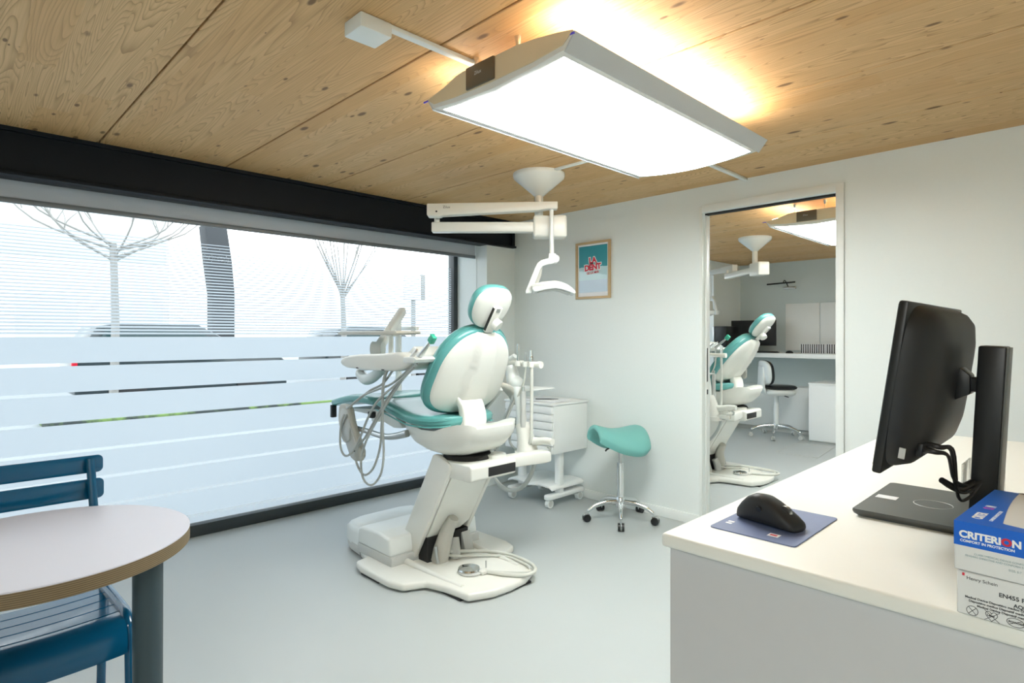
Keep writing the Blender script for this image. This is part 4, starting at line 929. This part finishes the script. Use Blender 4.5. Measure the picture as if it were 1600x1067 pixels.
# glove boxes
def sym_ring(mb, c, r, w_, mx, k=28):
    mb.tube([mx @ Vector((c[0] + r[0] * math.cos(2 * PI * i / k), c[1] + r[1] * math.sin(2 * PI * i / k), 0)) for i in range(k + 1)], w_, n=5, smooth=0)
GX, GY, GR = -.151, 1.004, -4.0
def glove_box(z0, h, dx):
    return Matrix.Translation((GX + dx, GY, z0)) @ Matrix.Rotation(rad(GR), 4, 'Z')
def bar(mb, a, b, w_, mx): mb.tube([mx @ Vector((a[0], a[1], 0)), mx @ Vector((b[0], b[1], 0))], w_, n=5, smooth=0)
def make_boxes():
    BW, BL = .125, .245
    g1 = thing('glove_box', (GX, GY, ZT + .001), 'white glove box lying under the blue one on the worktop corner', 'box', 'glove boxes on the worktop')
    mx = glove_box(ZT + .001, .058, .002)
    MB().box((0, 0, 0), (BW, BL, .058), .0012, 1, mx=mx).build('carton', M['card'], g1)
    F = mx @ frame_mx((0, -.0003, 0), (1, 0, 0), (0, 0, 1))
    def T(s_, x, y, size, m, p, bold=.0, sx=1.0, mf=F, nm='lettering'): text(s_, size, mf @ Matrix.Translation((x, y, 0)), m, nm, p, .00015, bold, 'LEFT', sx)
    T('Henry Schein', .0105, .0525 - .004, .0062, M['ink'], g1)
    MB().box((.006, -.0008, .0527), (.0085, .0, .0562), mx=mx).build('printed_mark', M['ink_red'], g1)
    T('EN455 PART 1,2,3', .045, .036, .0075, M['ink'], g1, .00018); T('AQL 1.5', .060, .027, .0065, M['ink'], g1, .00018)
    lines = ('Medical Device Dispositivo medico Dispositif medical', 'Dispositivo medico Dispositif medical', 'Medical Device Dispositif medical')
    for k, s_ in enumerate(lines): T(s_, (.009, .013, .022)[k], .0235 - .0045 * k, .0040, M['ink'], g1, .0001)
    sy = MB(); Fs = F @ Matrix.Translation((0, 0, .0))
    sym_ring(sy, (.017, .0075), (.0062, .0062), .00035, Fs); bar(sy, (.013, .003), (.021, .012), .00035, Fs); bar(sy, (.013, .012), (.021, .003), .00035, Fs)
    hp_ = [(.0375 + .0003 * 16 * .45 * math.sin(t_) ** 3 * 2.9, .0075 + .00045 * (13 * math.cos(t_) - 5 * math.cos(2 * t_) - 2 * math.cos(3 * t_) - math.cos(4 * t_))) for t_ in [2 * PI * i / 30 for i in range(31)]]
    sy.tube([Fs @ Vector((x, y, 0)) for x, y in hp_], .00035, n=5, smooth=0); bar(sy, (.030, .0005), (.046, .014), .0003, Fs); bar(sy, (.030, .014), (.046, .0005), .0003, Fs)
    sym_ring(sy, (.062, .0075), (.0088, .0055), .00035, Fs); bar(sy, (.055, .0035), (.069, .0115), .0003, Fs)
    sy.build('printed_symbols', M['ink'], g1)
    T('Latex', .0328, .0068, .0036, M['ink'], g1, .0001); T('POWDER', .0548, .0062, .0038, M['ink'], g1, .0001)
    # upper box
    g2 = thing('glove_box', (GX, GY, ZT + .060), 'blue and white glove box with dark oval opening, topmost on the worktop corner', 'box', 'glove boxes on the worktop')
    h = .066; mx = glove_box(ZT + .060, h, -.001)
    MB().box((0, 0, 0), (BW + .002, BL, h), .0012, 1, mx=mx).build('carton', M['card'], g2)
    F = mx @ frame_mx((0, -.0003, 0), (1, 0, 0), (0, 0, 1))
    MB().box((-.0004, -.0004, .034), (BW + .0024, .0006, h + .0003), mx=mx).build('blue_band', M['card_blue'], g2)
    MB().box((-.0004, 0, .034), (.0006, BL, h + .0003), mx=mx).build('blue_band', M['card_blue'], g2)
    k_ = 14; cv = [(.047 - .016 * math.sin(PI / 2 * i / k_) + .0, .030 + (BL - .030) * i / k_) for i in range(k_ + 1)]
    top = [(0, 0), (BW + .002, 0), (BW + .002, .014), (.060, .030)] + cv + [(0, BL)]
    MB().prism([(BW + .002, .0), (BW + .002, .010), (.050, .028)] + cv + [(0, BL), (0, 0)], 'xy', h - .0002, h + .0005, mx=mx).build('blue_top_print', M['card_blue'], g2)
    MB().prism([(.098 + .042 * math.cos(2 * PI * i / 40), .130 + .075 * math.sin(2 * PI * i / 40)) for i in range(40)], 'xy', h - .0002, h + .0008, mx=mx).build('oval_opening', M['navy'], g2)
    T('CRITERI', .0055, .0455, .0128, M['ink_white'], g2, .0006, 1.0, F); 
    T('O', .0507, .0455, .0128, M['ink_red'], g2, .0008, 1.0, F); T('N', .0612, .0455, .0128, M['ink_white'], g2, .0006, 1.0, F)
    T('COMFORT IN PROTECTION', .0065, .0395, .0046, M['ink_white'], g2, .00015, 1.0, F)
    T('CLASS I MEDICAL DEVICE CONFORMING', .022, .0245, .0034, M['ink_pale'], g2, 0, 1.0, F); T('93/42/EEC DIRECTIVE AND CONFORM TO EN 455', .012, .0205, .0034, M['ink_pale'], g2, 0, 1.0, F)
    T('SIZE: S-7', .058, .0135, .0036, M['ink_pale'], g2, 0, 1.0, F)
    Ft = mx @ frame_mx((.0, 0, h + .0006), (0, 1, 0), (-1, 0, 0))
    T('CRITER', .03, -.024, .0165, M['ink_white'], g2, .0005, .75, Ft); T('O', .098, -.024, .0165, M['ink_magenta'], g2, .0006, .75, Ft); T('N', .112, -.024, .0165, M['ink_white'], g2, .0005, .75, Ft)
    T('COMFORT IN PROTECTION', .03, -.036, .006, M['ink_white'], g2, 0, .9, Ft)
make_boxes()
# acrylic holders behind the monitor stand
ah = thing('acrylic_holder', (-.20, 1.78, ZT), 'clear acrylic holder with white slips behind the monitor stand', 'holder')
mb = MB().box((-.25, 1.74, ZT), (-.18, 1.85, ZT + .003), .001)
mb.box((-.25, 1.74, ZT + .003), (-.247, 1.85, ZT + .075), .001).box((-.183, 1.74, ZT + .003), (-.18, 1.85, ZT + .075), .001).box((-.247, 1.847, ZT + .003), (-.183, 1.85, ZT + .075), .001)
mb.build('tray', M['acrylic'], ah)
tag(MB().box((-.243, 1.75, ZT + .004), (-.19, 1.84, ZT + .016), .001).build('paper_slips', M['paper']), 'stack of white slips inside the clear acrylic holder', 'paper')
tag(MB().box((-.08, 2.02, ZT), (-.05, 2.05, ZT + .05), .002).box((-.085, 2.0, ZT), (-.045, 2.07, ZT + .004), .001).build('acrylic_stand', M['acrylic']), 'small clear acrylic stand on the worktop right of the monitor column', 'holder')

# ------------------------------------------------------------------ round table and blue chair
TX, TY, TR = -2.18, .228, .383
tb = thing('round_table', (TX, TY, 0), 'round table with pale top and plywood edge at the left', 'table')
top = MB().lathe([(.001, .707), (TR - .002, .707), (TR, .709), (TR, .7465)], (TX, TY, 0), 128).build('plywood_core', M['ply'], tb)
MB().lathe([(TR, .7465), (TR, .749), (TR - .0012, .75), (.001, .75)], (TX, TY, 0), 128).build('table_top', M['table_top'], tb)
for x, y in ((-2.005, .462), (-2.30, -.09), (-1.96, -.02)):
    lg = MB().tube([(x, y, .004), (x, y, .69), (x, y, .707)], [.038, .040, .040], n=36, smooth=0).build('leg', M['table_leg'], tb)
    MB().cyl((x, y, 0), (x, y, .005), .034, n=24).build('foot', M['black'], lg)
def make_blue_chair():
    c = thing('slatted_chair', (-2.45, .2, 0), 'blue lacquered metal slat chair pushed under the round table', 'chair')
    y0, y1 = -.03, .455; r = .0155
    for y, s in ((y0, -1), (y1, 1)):
        MB().tube([(-2.175, y, .004), (-2.185, y, .25), (-2.198, y, .395), (-2.215, y, .435), (-2.255, y, .452), (-2.36, y, .452), (-2.50, y, .445), (-2.60, y, .437)], r, n=16).build('front_leg', M['blue'], c)
        MB().tube([(-2.64, y, .004), (-2.615, y, .25), (-2.60, y, .437), (-2.62, y - s * .012, .55), (-2.665, y - s * .018, .72), (-2.70, y - s * .022, .885)], r * .95, n=16).build('rear_leg', M['blue'], c)
    def slat(prof, name):
        n = 16; rings = []
        for k in range(n + 1):
            q = -1 + 2 * k / n; yy = (y0 + y1) / 2 + q * (y1 - y0 - .02) / 2; sag = -.010 * (1 - q * q)
            rings.append([(x, yy, z + sag) for x, z in prof])
        return MB().loft(rings).build(name, M['blue'], c)
    slat([(-2.268, .452), (-2.225, .450), (-2.192, .438), (-2.172, .410), (-2.168, .36), (-2.171, .352), (-2.174, .36), (-2.177, .407), (-2.196, .433), (-2.226, .4445), (-2.268, .4465)], 'front_slat')
    for k in range(4):
        xa = -2.275 - .078 * k; xb = xa - .071; za, zb = .4525 - .004 * k, .4485 - .004 * k
        slat([(xa, za), (xa + .001, za - .003), (xa, za - .006), (xb, zb - .006), (xb - .001, zb - .003), (xb, zb)], 'seat_slat')
    yb0, yb1 = -.06, .474
    for x, za, zb in ((-2.708, .832, .897), (-2.692, .737, .812)):
        n = 24; rr_ = .018; outl = []
        for cy_, cz_, a0 in ((yb1 - rr_, zb - rr_, 0), (yb0 + rr_, zb - rr_, 90), (yb0 + rr_, za + rr_, 180), (yb1 - rr_, za + rr_, 270)):
            for k in range(6): outl.append((cy_ + rr_ * math.cos(rad(a0 + 18 * k)), cz_ + rr_ * math.sin(rad(a0 + 18 * k))))
        MB().prism(outl, 'yz', x - .004, x + .004, .002, 2).build('back_slat', M['blue'], c)
make_blue_chair()

# ------------------------------------------------------------------ second room, seen through the doorway
wt = tag(MB().box((-3.94, 8.12, 1.05), (.39, YF - .002, 1.11), .003).box((-3.94, 7.68, 1.05), (-3.6, 8.12, 1.11), .003).build('wall_worktop', M['cabinet']), 'white worktop along the far wall of the second room', 'worktop')
m2 = thing('wall_monitor', (-3.62, 8.46, 1.11), 'black flat monitor on the worktop in the second room', 'monitor')
MB().box((-3.945, 8.44, 1.205), (-3.30, 8.465, 1.567), .004).build('screen', M['black_soft'], m2)
MB().box((-3.66, 8.465, 1.12), (-3.58, 8.49, 1.4), .004).build('stand', M['black'], m2)
MB().box((-3.75, 8.42, 1.111), (-3.48, 8.60, 1.122), .004).build('stand_foot', M['black'], m2)
pcx = thing('computer_tower', (-3.80, 8.0, 1.11), 'black computer tower on the worktop left of the far monitor', 'computer')
MB().box((-3.90, 7.76, 1.111), (-3.70, 8.15, 1.475), .004).build('case', M['black'], pcx)
MB().box((-3.895, 7.752, 1.115), (-3.87, 7.762, 1.47), .002).build('front_trim', M['steel'], pcx)
kb = thing('keyboard', (-3.4, 8.25, 1.11), 'black keyboard on the worktop in front of the far monitor', 'keyboard')
MB().box((-3.60, 8.18, 1.111), (-3.20, 8.31, 1.126), .004).build('keyboard_body', M['black'], kb)
for k in range(4): MB().box((-3.585, 8.188 + .028 * k, 1.126), (-3.215, 8.21 + .028 * k, 1.132), .001).build('key_row', M['black_soft'], kb)
tag(MB().ball((-3.035, 8.22, 1.113), (.05, .035, .034)).build('computer_mouse', M['black']), 'small black mouse on the worktop beyond the doorway', 'mouse')
prev = None
for k in range(20):
    x = -2.93 + .0275 * k + (.02 if k >= 11 else 0)
    if prev is None:
        o = thing('file_folder', (x, 8.45, 1.111), 'slim black spined folder standing in the row on the far worktop', 'folder', 'black spined folders on the far worktop')
        MB().box((x - .0125, 8.36, 1.111), (x + .0125, 8.54, 1.236), .001).build('folder_cover', M['paper'], o)
        MB().box((x - .0065, 8.357, 1.113), (x + .0065, 8.361, 1.234), .001).build('spine', M['black'], o); prev = o
    else:
        o = copy_tree(prev); o.location.x = x
for a, b in ((-3.28, -2.825), (-2.815, -1.9)):
    wb = MB().box((a, YF - .014, 1.14), (b, YF - .002, 1.80), .002).build('whiteboard', M['cabinet'])
    tag(wb, 'left white board panel on the far wall above the folders' if a < -3 else 'right white board panel on the far wall above the folders', 'whiteboard', 'white boards on the far wall')
pl_ = thing('wall_lamp', (-3.3, YF, 2.08), 'slim black picture lamp on the far wall of the second room', 'wall lamp')
MB().tube([(-3.50, YF - .12, 2.085), (-3.11, YF - .12, 2.098)], .010, n=12, smooth=0).build('lamp_tube', M['black'], pl_)
MB().box((-3.31, YF - .03, 2.01), (-3.14, YF, 2.045), .004).build('wall_plate', M['steel'], pl_)
MB().tube([(-3.27, YF - .12, 2.095), (-3.265, YF - .10, 2.13), (-3.26, YF - .05, 2.11), (-3.24, YF - .02, 2.04)], .006, n=8).build('bracket', M['black'], pl_)
lc = thing('low_cabinet', (-3.3, 8.6, 0), 'long low white cabinet under the worktop behind the white stool', 'cabinet')
MB().box((-3.94, 8.46, .06), (-2.86, YF - .002, .635), .004).build('body', M['cabinet'], lc); MB().box((-3.93, 8.50, 0), (-2.87, YF - .004, .06)).build('plinth', M['base_grey'], lc)
tcab = thing('side_cabinet', (-2.3, 8.2, 0), 'white cabinet with flush door right of the white stool', 'cabinet')
MB().box((-2.70, 7.95, .02), (-1.9, 8.55, .73), .003).build('body', M['cabinet'], tcab); MB().box((-2.705, 7.94, .73), (-1.895, 8.56, .75), .003).build('top', M['cabinet'], tcab)
MB().box((-2.695, 7.938, .03), (-1.905, 7.95, .718), .003).build('door', M['cabinet'], tcab); MB().box((-2.69, 7.97, 0), (-1.91, 8.54, .02)).build('plinth', M['base_grey'], tcab)
def make_work_stool():
    cx, cy = -3.13, 8.02
    s = thing('work_stool', (cx, cy, 0), 'white shelled stool with black seat and chrome base in the second room', 'stool')
    five_star(s, cx, cy, .31, .14, M['chrome'], -75, M['base_grey'], .024)
    MB().tube([(cx, cy, .15), (cx, cy, .38), (cx, cy, .381), (cx, cy, .56)], [.034, .034, .03, .03], n=24, smooth=0).build('column', M['shell_cool'], s)
    th = rad(42); f = Vector((math.cos(th), math.sin(th), 0)); w = Vector((-f.y, f.x, 0)); c = Vector((cx, cy, 0))
    def slab(name, cc, lx, ly, z0, z1, m, p=3.0, par=None):
        rings = []
        for z, k_ in ((z0, .80), (z0 + .3 * (z1 - z0), .96), (z0 + .7 * (z1 - z0), 1.0), (z1, .90)):
            rings.append([cc + f * lx * k_ * sup(math.cos(2 * PI * k / 40), p) + w * ly * k_ * sup(math.sin(2 * PI * k / 40), p) + Vector((0, 0, z)) for k in range(40)])
        return MB().loft(rings).build(name, m, par or s, sharp=60)
    slab('seat_shell', c + f * .03, .20, .185, .555, .635, M['shell_cool']); slab('seat', c + f * .05, .195, .185, .635, .685, M['black'])
    a = Vector((-.05, 0, 1)); fr = (c - f * .155 + Vector((0, 0, .855)), (Vector((0, 0, 1)) - f * .10).normalized(), w, f)
    ob = egg(.165, .185, 3.0, -.06, 48); bd = lambda s_, w_: .9 * w_ * w_
    dome(fr, ob, [(1.0, .0), (1.01, .015), (.98, .035), (.85, .045), (.4, .046)], bd).build('back_cushion', M['black'], s, sharp=60)
    dome(fr, ob, [(.98, .002), (.985, -.01), (.95, -.028), (.85, -.036), (.5, -.04), (.1, -.04)], bd).build('back_shell', M['shell_cool'], s, sharp=60)
    b0 = c - f * .19
    MB().loft([[b0 + f * (o_ + .022 * sup(math.cos(2 * PI * k / 24), 4)) + w * hw * sup(math.sin(2 * PI * k / 24), 5) + Vector((0, 0, z)) for k in range(24)] for z, hw, o_ in ((.565, .085, .06), (.60, .105, .01), (.66, .11, -.008), (.80, .10, -.002), (.93, .09, .0), (.95, .08, .012))]).build('back_bracket', M['shell_cool'], s, sharp=50)
    MB().tube([c + f * .03 + w * (-.12) + Vector((0, 0, .565)), c + f * .08 + w * (-.20) + Vector((0, 0, .55))], .006, n=8, smooth=0).build('lever', M['black'], s)
make_work_stool()
q = [(-2.73, 6.99), (-2.27, 6.96), (-2.36, 7.88), (-2.76, 7.71)]
mb = MB()
for i in range(4):
    a, b_ = Vector((*q[i], .0012)), Vector((*q[(i + 1) % 4], .0012)); mb.tube([a, b_], .003, n=5, smooth=0)
struct(mb, 'trim_4', M['base_grey'])
